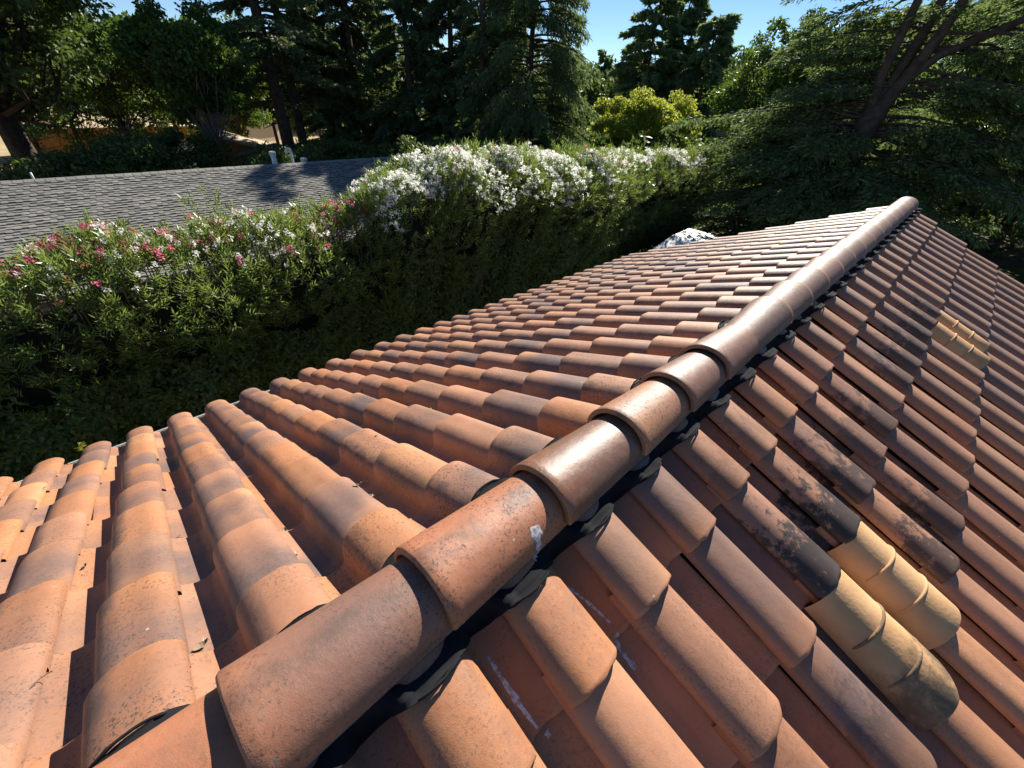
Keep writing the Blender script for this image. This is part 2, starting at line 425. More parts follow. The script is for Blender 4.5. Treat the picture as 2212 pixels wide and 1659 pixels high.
# which tile positions are shown largest: projected size for the photograph's viewpoint
def px(P):
    d = np.asarray(P)-CAM; z = d@fw
    if z < .05: return None
    return (1106+909.96*(d@RT)/z, 829.5-909.96*(d@UP)/z, z)
scored = []
for sp in specs:
    side, i, k, s, y, short = sp
    q = px(onroof(side, s-.15, y, .05)); sc_ = 0
    if q and -150 < q[0] < 2360 and -100 < q[1] < 1800:
        v = CAM-onroof(side, s-.15, y, .05); d = np.linalg.norm(v); sc_ = (v@FR[side][:, 2])/d/d**2 + .02/d**2
    scored.append((sc_, sp))
scored.sort(key=lambda a: -a[0])
N_OWN = 296
own = [a[1] for a in scored[:N_OWN]]; rest = [a[1] for a in scored[N_OWN:]]
# flashed tiles laid out in the photograph's loose mix; left slope carries more lichen
FLASH_L = {(2, 8): .8, (3, 7): .75, (3, 6): .2, (4, 8): .9, (5, 8): .85, (5, 5): .6, (1, 7): .9, (0, 8): .7, (6, 6): .8, (9, 8): .9}
def look(side, i, k):
    r = random.Random(i*131+k*17+side*7)
    tint = r.choice(ORG); g = r.uniform(.88, 1.12); tint = tuple(c*g for c in tint)
    if side < 0:
        f = r.choice([0, 0, .1, .25, .55, .8, .95]); sp = r.uniform(.35, 1.); st = 0
        if (i, k) in FLASH_L: f = FLASH_L[(i, k)]
        if i > 10: k_ = min(1, (i-10)/12); tint = tuple(a*(1-.55*k_)+b*.55*k_ for a, b in zip(tint, (.40, .27, .19)))
    else:
        f = r.choice([0, .05, .1, .3, .5, .7]); sp = r.uniform(.1, .5); st = 0
        if i in (-1, 0) : f = min(f, .12)
        if i == 1: f = .5 if k == 0 else (.15 if k == 1 else .3)
        if i == 2: f = (.75, .8, .3, .5)[min(k, 3)]
        if (i, k) in {(3, 1): 1, (4, 1): 1}: st = 1.0; f = .45
        if (i, k) in {(5, 1), (5, 2)}: st = .85
        if (i, k) == (2, 2): st = .45; f = .9
        if (i, k) == (6, 1): st = .5
        if (i, k) in {(3, 0), (4, 0)}: st = .35; f = .35
        if (i, k) in {(6, 2), (7, 1), (10, 1), (9, 1), (11, 1), (12, 1), (13, 1), (14, 1)}: st = .7
        if i > 4: k_ = min(1, (i-4)/8); tint = tuple((a*(1-.6*k_)+b*.6*k_)*(1-.2*k_) for a, b in zip(tint, (.31, .20, .13)))
    return tint, f, sp, st
def mat_of(side, s, y, r):
    F = FR[side]; Mx = Matrix.Identity(4)
    rz, rx, ry = r.gauss(0, .010), r.gauss(0, .011), r.gauss(0, .005)
    E = np.array((Matrix.Rotation(rz, 3, 'Z') @ Matrix.Rotation(rx, 3, 'X') @ Matrix.Rotation(ry, 3, 'Y')))
    G = F @ E; P = onroof(side, s+r.gauss(0, .0055), y+r.gauss(0, .003), r.uniform(0, .0025))
    for a in range(3):
        for b_ in range(3): Mx[a][b_] = G[a, b_]
        Mx[a][3] = P[a]
    return Mx
hb = Vector(house.location)
for (side, i, k, s, y, short) in own:
    r = random.Random(i*977+k*31+side)
    d = np.linalg.norm(CAM-onroof(side, s, y))
    me = (r.choice(TM_SHS) if d < 3.2 else TM_SHM) if short else (r.choice(TM_HIS) if d < 3.2 else TM_MD)
    o = bpy.data.objects.new('roof_tile', me); Mx = mat_of(side, s, y, r)
    tint, f, sp, st = look(side, i, k)
    o.color = (*tint, 1); o['flash'] = float(f); o['speck'] = float(sp); o['stain'] = float(st); o['glaze'] = 0.05 if side < 0 else .16
    col.objects.link(o); o.parent = house; Mx.translation -= hb; o.matrix_basis = Mx
# the rest of the field, one joined part
def arr(me):
    v = np.empty(len(me.vertices)*3); me.vertices.foreach_get('co', v); v = v.reshape(-1, 3)
    F = [tuple(p.vertices) for p in me.polygons]
    uv = np.empty(len(me.loops)*2, np.float32); me.uv_layers[0].data.foreach_get('uv', uv); 
    return v, F, uv
V = []; F = []; UVs = []; TC = []; PR = {k: [] for k in ('flash', 'stain', 'speck', 'glaze')}; n0 = 0
cache = {m.name: arr(m) for m in (TM_MD, TM_SHM)}
for (side, i, k, s, y, short) in rest:
    r = random.Random(i*977+k*31+side); v, f, uv = cache[(TM_SHM if short else TM_MD).name]
    Mx = np.array(mat_of(side, s, y, r)); V.append(v@Mx[:3, :3].T + Mx[:3, 3]); F += [tuple(a+n0 for a in q) for q in f]; n0 += len(v); UVs.append(uv)
    tint, fl, sp, st = look(side, i, k); TC.append(np.tile((*tint, 1), (len(v), 1)))
    for key, val in zip(('flash', 'stain', 'speck', 'glaze'), (fl, st, sp, .05 if side < 0 else .16)): PR[key].append(np.full(len(v), val))
me = bpy.data.meshes.new('roof_tile_field'); me.from_pydata(np.concatenate(V).tolist(), [], F); me.materials.append(M_TILEJ)
me.uv_layers.new(name='UVMap').data.foreach_set('uv', np.concatenate(UVs))
me.attributes.new('tintc', 'FLOAT_COLOR', 'POINT').data.foreach_set('color', np.concatenate(TC).astype(np.float32).ravel())
for k_, v_ in PR.items(): me.attributes.new(k_, 'FLOAT', 'POINT').data.foreach_set('value', np.concatenate(v_).astype(np.float32))
me.polygons.foreach_set('use_smooth', np.ones(len(me.polygons), bool)); me.update()
o = bpy.data.objects.new('roof_tile_field', me); o['kind'] = 'stuff'; col.objects.link(o); attach(o, house)

# cream replacement barrels laid over the old ones
def barrel_mesh(L, rings, chip=False):
    N = 22; th = np.linspace(-1.47, 1.47, N); V = []; UV = []
    ds = [0, 0, .006, .08, .2, L*.6, L]
    for q, d in enumerate(ds):
        a = .120-.010*d/L; hh = .113-.008*d/L; off = (-TH if q == 0 else (-.004 if q == 1 else 0))
        x = np.full(N, -d)
        if chip and d < .1: x = x - np.clip(np.sin(th)+.1, 0, 1)**1.4*.085      # the broken, slanting lower corner
        V.append(np.stack([x, np.sin(th)*a, .016+.012*(1-d/L)+hh*np.cos(th)+off], 1)); UV.append(np.stack([th/3+.5, np.full(N, d/L)], 1))
    F = [(i*N+j, i*N+j+1, (i+1)*N+j+1, (i+1)*N+j) for i in range(len(ds)-1) for j in range(N-1)]
    me = bpy.data.meshes.new('replacement_tile'); V = np.concatenate(V); UV = np.concatenate(UV); me.from_pydata(V.tolist(), [], F)
    li = np.empty(len(me.loops), np.int32); me.loops.foreach_get('vertex_index', li)
    me.uv_layers.new(name='UVMap').data.foreach_set('uv', UV[li].astype(np.float32).ravel())
    me.polygons.foreach_set('use_smooth', np.ones(len(me.polygons), bool)); me.materials.append(M_CREAM); me.update()
    ring = MB(); a0 = np.linspace(-1.3, 1.05, 20)
    ring.tube(np.stack([np.zeros(20), np.sin(a0)*.117, .022+.111*np.cos(a0)], 1), np.concatenate([[.002], np.full(18, .0052), [.002]]), 8)
    return me, ring.mesh('raised_ring', M_CREAM, True)
def put_local(o, parent, P, G):
    Mx = Matrix.Identity(4)
    for a in range(3):
        for b_ in range(3): Mx[a][b_] = G[a][b_]
        Mx[a][3] = P[a]
    o.parent = parent; o.matrix_basis = Mx
NEARC, RING = barrel_mesh(.375, 2); NEARC2, _ = barrel_mesh(.392, 2, True)
E_ = FR[1]
for me_, c_, s_, gr, lab, rzz in ((NEARC2, 3, 1.115, 1.0, 'grimy cream tile with a chipped lower corner', .0),
                             (NEARC, 4, 1.095, .12, 'clean cream replacement tile', -.01),
                             (NEARC, 13, 1.10, .35, 'far cream replacement tile', 0), (NEARC, 14, 1.085, .1, 'farthest cream replacement tile', 0)):
    o = bpy.data.objects.new('replacement_tile', me_); col.objects.link(o); o['grime'] = gr; o['label'] = lab
    Rz = np.array(Matrix.Rotation(rzz, 3, 'Z')); G = E_@Rz; P = onroof(1, s_, YR+c_*PW+.004, .012)-np.array(hb)
    put_local(o, house, P, G)
    for q in (.125, .245):
        rg = bpy.data.objects.new('raised_ring', RING); col.objects.link(rg); rg['grime'] = gr; rg.parent = o
        rg.location = (-q, 0, .006*(1-q/.43)); rg.scale = (1, 1-.1*q/.43, 1-.08*q/.43)

# ridge tiles
def ridge_mesh(L, flip=False, N=28, thick=.016):
    th = np.linspace(-1.50, 1.50, N); V = []; UV = []
    ds = [0, 0, .006, .03, .15, L*.6, L]
    for q, d in enumerate(ds):
        f = d/L; a = .1175-.0165*f; hh = .108-.014*f; off = (-thick if q == 0 else (-.005 if q == 1 else 0))
        zb = .066 + .006*(1-f)
        y = np.full(N, d)
        n = np.stack([np.sin(th), np.cos(th)], 1)
        V.append(np.stack([(a+off)*np.sign(np.sin(th))*np.abs(np.sin(th))**.94, y, zb+(hh+off)*np.cos(th)**.92], 1)); UV.append(np.stack([th/3+.5, np.full(N, f)], 1))
    # underside near the rim and along both long edges
    d = .10; a = .1175-thick-.004; V.append(np.stack([a*np.sin(th), np.full(N, d), .066+(.108-thick-.004)*np.cos(th)], 1)); UV.append(np.stack([th/3+.5, np.full(N, .3)], 1))
    nr = len(V); F = [(i*N+j, i*N+j+1, (i+1)*N+j+1, (i+1)*N+j) for i in range(nr-2) for j in range(N-1)]
    F += [((nr-1)*N+j, (nr-1)*N+j+1, j+1, j) for j in range(N-1)]
    V = np.concatenate(V); UV = np.concatenate(UV)
    if flip: V[:, 1] = -V[:, 1]
    b0 = len(V); rw = [2*N, 3*N, 4*N, 5*N, 6*N]; E = []; EU = []
    for e_, j in ((0, 0), (1, N-1)):
        for q in rw: E.append(V[q+j]+np.array([(thick if j == 0 else -thick), 0, -.002])); EU.append(UV[q+j])
    V = np.concatenate([V, np.array(E)]); UV = np.concatenate([UV, np.array(EU)])
    for e_, j in ((0, 0), (1, N-1)):
        for q in range(4): F.append((rw[q]+j, rw[q+1]+j, b0+e_*5+q+1, b0+e_*5+q))
    me = bpy.data.meshes.new('ridge_tile'); me.from_pydata(V.tolist(), [], F)
    li = np.empty(len(me.loops), np.int32); me.loops.foreach_get('vertex_index', li)
    me.uv_layers.new(name='UVMap').data.foreach_set('uv', UV[li].astype(np.float32).ravel())
    sm = np.ones(len(me.polygons), bool); sm[:N-1] = False
    me.polygons.foreach_set('use_smooth', sm); me.materials.append(M_TILE); me.update(); return me
RM = ridge_mesh(.46); RMS = ridge_mesh(.39); RMF = ridge_mesh(.45, True, 22)
def put_ridge(me, y, tint, flash, speck, glaze, tilt, lift, stain=0, rz=0.):
    o = bpy.data.objects.new('ridge_tile', me); col.objects.link(o)
    o.parent = house; o.location = Vector((0, y, Z0+lift))-hb; o.rotation_euler = (tilt, 0, rz)
    o.color = (*tint, 1); o['flash'] = flash; o['speck'] = speck; o['glaze'] = glaze; o['stain'] = stain
BR = (.19, .085, .045); OR = (.40, .15, .075); BO = (.29, .125, .07)
T1 = -.040
for y, tint, fl, sp_, gl, me_, rz in ((-1.65, OR, .1, .3, .1, RM, 0), (-1.27, BO, .4, .3, .1, RM, 0), (-.89, OR, .2, .3, .1, RM, 0), (-.51, (.42, .165, .08), .05, .3, .12, RM, .004),
        (-.131, (.36, .145, .075), .62, .75, .25, RM, -.004), (.237, (.42, .165, .082), .08, .9, .22, RM, .005), (.62, BR, .35, .6, .65, RM, -.004),
        (1.0, (.38, .18, .09), .1, .9, .3, RMS, .006), (1.335, (.21, .10, .06), .3, .7, .45, RMS, -.003), (1.655, (.20, .095, .055), .3, .6, .5, RM, .002)):
    put_ridge(me_, y, tint, fl, sp_, gl, T1, .012, rz=rz)
yy = 2.02+.45; k = 0
while yy < Y_END+.12:
    r = random.Random(k+50); t = r.choice([(.19, .105, .065), (.16, .09, .058), (.23, .13, .08)]); 
    put_ridge(RMF, yy, t, r.uniform(.15, .4), r.uniform(.5, 1.), r.uniform(.05, .3), -T1, .012+r.uniform(0, .004), rz=r.uniform(-.008, .008)); yy += .362; k += 1

# felt closure under the ridge, draped over the barrels
def roof_h(side, s, y, lift=0.):
    c0 = YL if side < 0 else YR
    t = (y-c0)*(1 if side < 0 else -1); t = (t+.198) % PW - .198
    base = .350 if side > 0 else .3381
    d = (base-s) % EXP
    return float(prof(np.array([t]))[0]) + RISE*(1-d/EXP)*.9 + lift
for side in (-1, 1):
    m = MB(); ysn = np.arange(Y_NEAR, Y_END, .0125); n_ = len(ysn); rows_ = []
    c0 = YL if side < 0 else YR
    for q in range(6):
        R_ = []
        for y in ysn:
            t = (y-c0)*(1 if side < 0 else -1); t = (t+.198) % PW-.198; bump = math.exp(-((t+.002)/.055)**2)
            wob = .006*math.sin(y*23)+.005*math.sin(y*57+1)
            edge = (.110+.009*bump if side > 0 else .098+.003*bump)+.4*wob
            if q == 0: R_.append((side*.085, y, Z0+.10)); continue
            if q == 1: R_.append((side*.094, y, Z0+.055)); continue
            ss = .098+(edge-.098)*(q-2)/3
            hh = max(roof_h(side, ss, y+e_, 0) for e_ in (-.014, -.007, 0, .007, .014)) + (.004+(.007 if q == 5 else 0)*bump + .003*abs(math.sin(y*31)) + ((.012 if side > 0 else .004) if t > .045 or t < -.165 else 0))
            R_.append(onroof(side, ss, y, hh))
        rows_.append(np.array(R_))
    m.add(np.concatenate(rows_), [(i*n_+j, i*n_+j+1, (i+1)*n_+j+1, (i+1)*n_+j) for i in range(5) for j in range(n_-1)])
    m.build('ridge_felt', M_FELT, house, smooth=True)
    # rolled lips where the felt folds up over each barrel
    for c in range(-6, 28):
        yc = c0+c*PW
        if not (Y_NEAR < yc < Y_END-.05) or (side < 0 and c % 3): continue
        r = random.Random(c+side*100); a = np.linspace(-.072, .066, 12); P = []
        for u in a:
            e = math.exp(-(u/.055)**2); ss = (.111+.010*e if side > 0 else .100+.007*e)+r.gauss(0, .0006)
            P.append(onroof(side, ss, yc+u, roof_h(side, ss, yc+u, .010+.004*e)))
        lip = MB(); lip.tube(np.array(P), np.concatenate([[.001], np.full(10, .0034)+np.array([r.uniform(-.0006, .001) for _ in range(10)]), [.001]]), 6)
        lip.build('felt_lip', M_FELT, house, smooth=True)
# roof deck, gable ends, walls, gutters
EAVE_S = 3.74
for side in (-1, 1):
    L_ = EAVE_S if side < 0 else .35+.3731*10-.04
    a = onroof(side, 0, Y_NEAR, -.012); b_ = onroof(side, L_, Y_NEAR, -.012); dn = FR[side][:, 2]*-.09
    v = [a, b_, b_+dn, a+dn]; w = [q+np.array([0, Y_END-.10-Y_NEAR, 0]) for q in v]
    m = MB(); m.add(np.array(v+w), [(0, 1, 2, 3), (7, 6, 5, 4), (0, 4, 5, 1), (1, 5, 6, 2), (2, 6, 7, 3), (3, 7, 4, 0)]); m.build('roof_deck', M_WOOD, house)
xe = [-(EAVE_S-.55)*ca, (.35+.3731*10-.6)*ca]
m = MB(); yA, yB = Y_NEAR+.4, Y_END-.35
zt = lambda x: Z0-abs(x)*math.tan(AL)-.12
for y in (yA, yB):
    pass
pts = [(xe[0], 0), (xe[1], 0), (xe[1], zt(xe[1])), (0, zt(0)), (xe[0], zt(xe[0]))]
vA = [(x, yA, z) for x, z in pts]; vB = [(x, yB, z) for x, z in pts]
m.add(np.array(vA+vB), [(4, 3, 2, 1, 0), (5, 6, 7, 8, 9)] + [(i, (i+1) % 5, (i+1) % 5+5, i+5) for i in (0, 1, 4)])
m.build('wall', M_STUCCO, house)
for side, Ls in ((-1, 3.775), (1, .35+.3731*10)):
    P = onroof(side, Ls+.0, 0, 0); m = MB(); x0 = P[0]+side*(-.02); zz = P[2]-.035
    cs = np.array([(0, .03), (0, -.09), (.10, -.09), (.125, -.02), (.125, .030), (.117, .030), (.115, -.015), (.095, -.08), (.01, -.08), (.01, .03)])
    n_ = len(cs); A = [(x0+side*c[0], Y_NEAR, zz+c[1]) for c in cs]; B = [(x0+side*c[0], Y_END-.05, zz+c[1]) for c in cs]
    m.add(np.array(A+B), [(i, (i+1) % n_, (i+1) % n_+n_, i+n_) for i in range(n_)]); m.build('gutter', M_GUT, house)
m = MB()
for side in (-1, 1):
    a = onroof(side, 0, Y_END-.095, .0); b_ = onroof(side, EAVE_S, Y_END-.095, .0); dn = np.array([0, 0, -.2])
    v = [a, b_, b_+dn, a+dn]; w = [q+np.array([0, .03, 0]) for q in v]
    m.add(np.array(v+w), [(0, 1, 2, 3), (7, 6, 5, 4), (0, 4, 5, 1), (1, 5, 6, 2), (2, 6, 7, 3), (3, 7, 4, 0)])
m.build('barge_board', M_WOOD, house)

# dried white streaks on the ridge and the near right-hand pans; lichen; litter
dg = bpy.context.evaluated_depsgraph_get(); 
def drape(pts, wid, mat, name, label=None, up=.0012):
    """a thin blot laid on the tiles by dropping rays along the slope normal"""
    pts = np.array(pts, float); n = len(pts)
    q = np.linspace(0, n-1, (n-1)*7+1); P = np.stack([np.interp(q, range(n), pts[:, k]) for k in range(2)], 1)
    w = np.interp(q, range(n), wid)*(1+.25*np.sin(q*3.1)+.2*np.sin(q*7.7+1)); T = norm(np.gradient(P, axis=0)); Nn = np.stack([-T[:, 1], T[:, 0]], 1)
    V = []; ok = []
    for i in range(len(P)):
        for e in (-1, -.4, .4, 1):
            s_, y_ = P[i]+Nn[i]*w[i]*e*.5
            o_ = Vector(onroof(1, s_, y_, .5)); hit, loc, nn, *_r = sc.ray_cast(dg, o_, Vector(-FR[1][:, 2]))
            V.append(np.array(loc+nn*(up*(1-.8*abs(e)))) if hit else np.array(onroof(1, s_, y_, 0)))
    F = []
    for i in range(len(P)-1):
        for j in range(3):
            ids = (i*4+j, i*4+j+1, (i+1)*4+j+1, (i+1)*4+j); D = [np.linalg.norm(V[ids[a]]-V[ids[(a+1) % 4]]) for a in range(4)]
            if max(D) < .05: F.append(ids)
    m = MB(); m.add(np.array(V), F); o = m.build(name, mat, house, smooth=True)
    if label: o['label'] = label
dg.update()
drape([(.010, .527), (.033, .521), (.06, .516), (.085, .512)], [.026, .030, .018, .014], M_DROP, 'white_streak', 'white drip on the ridge tile')
drape([(.175, .560), (.20, .572), (.235, .584), (.269, .592), (.318, .599)], [.009, .010, .006, .008, .009], M_DROP, 'white_streak')
drape([(.345, .593), (.373, .588), (.41, .585), (.438, .587)], [.012, .015, .011, .013], M_DROP, 'white_streak')
drape([(.165, .300), (.20, .299), (.245, .298), (.287, .298), (.345, .302)], [.004, .009, .015, .010, .009], M_DROP, 'white_streak')
drape([(.36, .318), (.372, .320)], [.012, .010], M_DROP, 'white_streak')
for (s_, y_) in ((.100, .442), (.101, .430)):
    m = MB()
    for q in range(16):
        c_ = onroof(1, s_+random.uniform(-.008, .008), y_+random.uniform(-.012, .012), .062+random.uniform(-.006, .01)); rr = random.uniform(.0025, .005)
        m.tube(np.array([c_-[0, 0, rr], c_-[0, 0, rr*.3], c_+[0, 0, rr*.5], c_+[0, 0, rr]]), [rr*.5, rr, rr*.9, rr*.3], 6)
    m.build('lichen_tuft', M_LICH, house)

# small litter lying on the tiles: each its own thing
def litter(side, s, y, kind, idx, lb):
    o_ = Vector(onroof(side, s, y, .5)); hit, loc, nn, *_r = sc.ray_cast(dg, o_, Vector(-FR[side][:, 2]))
    if not hit: return
    r = random.Random(idx); m = MB(); R0 = r.uniform(0, 6.28)
    if kind == 'leaf':
        a = np.linspace(-1, 1, 7); L = r.uniform(.012, .02)
        V = []; 
        for u in a:
            w = .42*L*(1-u*u)**.6+.0006; z = .004+.006*u*u
            V += [(u*L, -w, z+.005), (u*L, 0, z), (u*L, w, z+.006)]
        F = [(3*i+j, 3*i+3+j, 3*i+4+j, 3*i+1+j) for i in range(6) for j in range(2)]
        m.add(np.array(V), F)
        # short stalk
        m.tube(np.array([(-L, 0, .009), (-L*1.3, 0, .012), (-L*1.6, .001, .011)]), [.0008, .0007, .0005], 5)
    elif kind == 'twig':
        t = np.linspace(-.03, .03, 7); m.tube(np.stack([t, .004*np.sin(t*90), .004+.002*np.cos(t*60)], 1), np.linspace(.0016, .0008, 7), 5)
        m.tube(np.array([(0, .002, .004), (.008, .010, .008), (.014, .014, .009)]), [.001, .0008, .0005], 5)
    else:
        for q in range(14):
            d = norm(np.array([r.gauss(0, 1), r.gauss(0, 1), abs(r.gauss(0, .6))])); L = r.uniform(.006, .014)
            m.tube(np.array([(0, 0, .004), tuple(d*L*.5+[0, 0, .004]), tuple(d*L+[0, 0, .005])]), [.0016, .0012, .0003], 4)
    c, s2 = math.cos(R0), math.sin(R0); ax = np.array([[c, -s2, 0], [s2, c, 0], [0, 0, 1]]); G = FR[side]@ax
    m.v = [v@G.T for v in m.v]
    nm, lab, cat = {'leaf': ('dry_leaf', 'small curled dry leaf lying on the orange roof tiles', 'leaf'), 'twig': ('twig', 'tiny brown twig lying in a pan between tile barrels', 'twig'),
                    'fluff': ('seed_fluff', 'tiny pale tuft of seed fluff caught on the roof tiles', 'seed fluff')}[kind]
    ob = m.build(nm, {'leaf': M_DRY, 'twig': M_TWIG, 'fluff': M_PALE}[kind]); ob.location = Vector(onroof(side, s, y, 0))*0+loc
    tag(ob, lb, cat, {'leaf': 'dry leaves on the tiles', 'twig': 'twigs on the tiles', 'fluff': 'seed fluff on the tiles'}[kind])
L_SPOTS = [('fluff', -1, .40, -.165, 'pale seed fluff beside the lowest ridge tile, in the pan at its left end'), ('fluff', -1, .52, .10, 'pale seed fluff on a barrel just above the long brown ridge tile'),
           ('leaf', -1, .74, .115, 'small curled leaf stuck upright in the pan joint, midway up the left slope'), ('leaf', -1, .60, .36, 'dry leaf in the pan above the orange ridge tile'),
           ('fluff', -1, .62, .40, 'seed fluff next to a dry leaf, above the orange ridge tile'), ('twig', -1, 1.15, -.18, 'tiny brown twig in the pan by the third course up from the ridge'),
           ('leaf', -1, .38, -.17, 'grey-brown dry leaf nearest the camera, in the pan left of the ridge'), ('twig', -1, .55, -.46, 'twig in the nearest pan at the left edge of the roof'),
           ('fluff', -1, .95, .60, 'seed fluff in a shaded pan, two courses down from the ridge'), ('leaf', -1, 1.3, -.45, 'dry leaf lying in the second pan from the left edge'),
           ('fluff', -1, .78, 1.5, 'seed fluff on a tile crest left of the glossy ridge tile'), ('twig', -1, 2.9, -.74, 'twig lying across a barrel close to the gutter weed'),
           ('leaf', -1, 1.0, .93, 'dry leaf on the speckled barrel left of the orange-brown ridge tile')]
for i_, (k_, sd_, s_, y_, lb_) in enumerate(L_SPOTS): litter(sd_, s_, y_, k_, i_, lb_)

# weed growing from the gutter
wd = thing('gutter_weed', 'bright yellow-green weed sprig rising from the gutter beside the tiles', 'weed', tuple(onroof(-1, 3.83, -.63, 0)))
b0 = np.array(wd.location)
m = MB(); st_ = np.array([b0+np.array([.004*math.sin(q*3), .003*q, q*.075-.05]) for q in np.linspace(0, 3, 9)]); m.tube(st_, np.linspace(.003, .0015, 9), 5); m.build('stem', M_TWIG, wd)
Pl = np.repeat(st_[2:], 5, axis=0); Dl = rng.normal(size=(len(Pl), 3))*[1, 1, .3]+[0, 0, .4]
me = quads_mesh('leaves', leaves(Pl, Dl, .042, .017), 4, M_YEL, rng.random(len(Pl))); o = bpy.data.objects.new('leaves', me); col.objects.link(o); attach(o, wd)

# ---------------------------------------------------------------- oleander hedge and ivy
TOPY = np.array([-6, -3, -.7, 0, .6, 1.4, 2.1, 2.7, 3.7, 4.25, 5.0, 5.6, 7.0, 8.6, 9.8, 11.9, 14, 16.5, 22])
TOPZ = np.array([3.05, 3.1, 3.2, 3.36, 3.3, 3.25, 3.2, 3.22, 3.38, 3.78, 3.85, 3.98, 4.08, 3.8, 3.86, 3.74, 3.6, 3.45, 3.3])
def hedge_front(y): return -6.15 - .85*np.clip((y-10.5)/3, 0, 1)
def hedge_pt(y, phi, push=0.):
    """phi 0 = front foot ... 1 = crest ... 1.6 = down the back"""
    top = np.interp(y, TOPY, TOPZ)-.22; fx = hedge_front(y); cx = fx-1.0
    a = np.clip(phi, 0, 1.6)
    low = a < .62
    z1 = a/.62*(top-.75); ang = (a-.62)/.38*(np.pi/2)
    x = np.where(low, fx-.6*(1-np.clip(a, 0, .62)/.62), cx+1.0*np.cos(ang)); z = np.where(low, z1, top-.75+.75*np.sin(ang))
    n = np.stack([np.where(low, 1., np.cos(ang)), np.zeros_like(y), np.where(low, .12, np.sin(ang))], -1)
    P = np.stack([x, y, z], -1); P = P + n*(.20*vnoise(P, 1.5, 3)+.10*vnoise(P, 4.2, 4)+push)[:, None]
    return P, norm(n)
def sprigs(B, A, Ls, nl, leafL, leafW):
    """whorled shoots: base B, axis A, length Ls, nl leaves each"""
    N = len(B); t = np.tile(np.linspace(.12, 1, nl), N); Bi = np.repeat(B, nl, 0); Ai = norm(np.repeat(A, nl, 0)); Li = np.repeat(Ls, nl)
    ref = np.repeat(norm(rng.normal(size=(N, 3))), nl, 0); s1 = norm(np.cross(Ai, ref)); s2 = np.cross(Ai, s1)
    ph = np.tile(np.arange(nl)*2.1, N)+rng.uniform(0, .8, N*nl)
    rad = np.cos(ph)[:, None]*s1+np.sin(ph)[:, None]*s2
    P = Bi+Ai*(t*Li)[:, None]; D = Ai*(.35+.75*t[:, None])+rad*(1.05-.45*t[:, None])
    return leaves(P, D, leafL*rng.uniform(.75, 1.2, N*nl), leafW*rng.uniform(.8, 1.2, N*nl), .12), N*nl
SHR = [('pink-flowered oleander bush at the near end of the hedge, before the grey shingle roof', -4.6, -.05, 1.2, .05, 'pink_oleander'),
       ('oleander bush mixing pink and white clusters, below the tallest loose shoot', -.05, 1.45, .60, .26, 'mixed_oleander'),
       ('oleander bush with white sprays hanging down its face and pink tips', 1.45, 2.75, .5, .42, 'mixed_oleander'),
       ('narrow green oleander bush with dark pink tips where the hedge steps up', 2.75, 3.75, .6, .05, 'pink_oleander'),
       ('first big white-flowered oleander mound, hiding the end of the grey shingle roof', 3.75, 5.05, .08, 1.7, 'white_oleander'),
       ('tallest white-flowered oleander mound with a few pink clusters', 5.05, 7.9, .15, 1.5, 'white_oleander'),
       ('broad white-flowered oleander mound left of the yellow-green trees', 7.9, 10.6, .06, 1.5, 'white_oleander'),
       ('oleander bush with scattered pink clusters in front of the yellow-green trees', 10.6, 12.6, .45, .45, 'pink_oleander'),
       ('farthest oleander bush, pale and glittering beside the cedar boughs', 12.6, 19.5, .05, .9, 'white_oleander')]
def flower_mesh(C, size, mat, name):
    """clusters of little five-petalled blossoms"""
    nf = 12; N = len(C); c = np.repeat(C, nf, 0)+norm(rng.normal(size=(N*nf, 3)))*(size*rng.uniform(.3, 1, N*nf))[:, None]
    nn = norm(rng.normal(size=(N*nf, 3))+np.array([.2, .3, 1.2])); ref = norm(rng.normal(size=(N*nf, 3))); a = norm(np.cross(nn, ref)); b = np.cross(nn, a)
    V = []
    for k in range(5):
        th = k*2*np.pi/5; d = np.cos(th)*a+np.sin(th)*b; e = -np.sin(th)*a+np.cos(th)*b; r = .017
        V.append(np.stack([c, c+d*r*.6+e*r*.42+nn*.002, c+d*r+nn*.006, c+d*r*.6-e*r*.42+nn*.002], 1))
    V = np.concatenate(V).reshape(-1, 3); return quads_mesh(name, V, 4, mat, rng.random(len(V)//4))
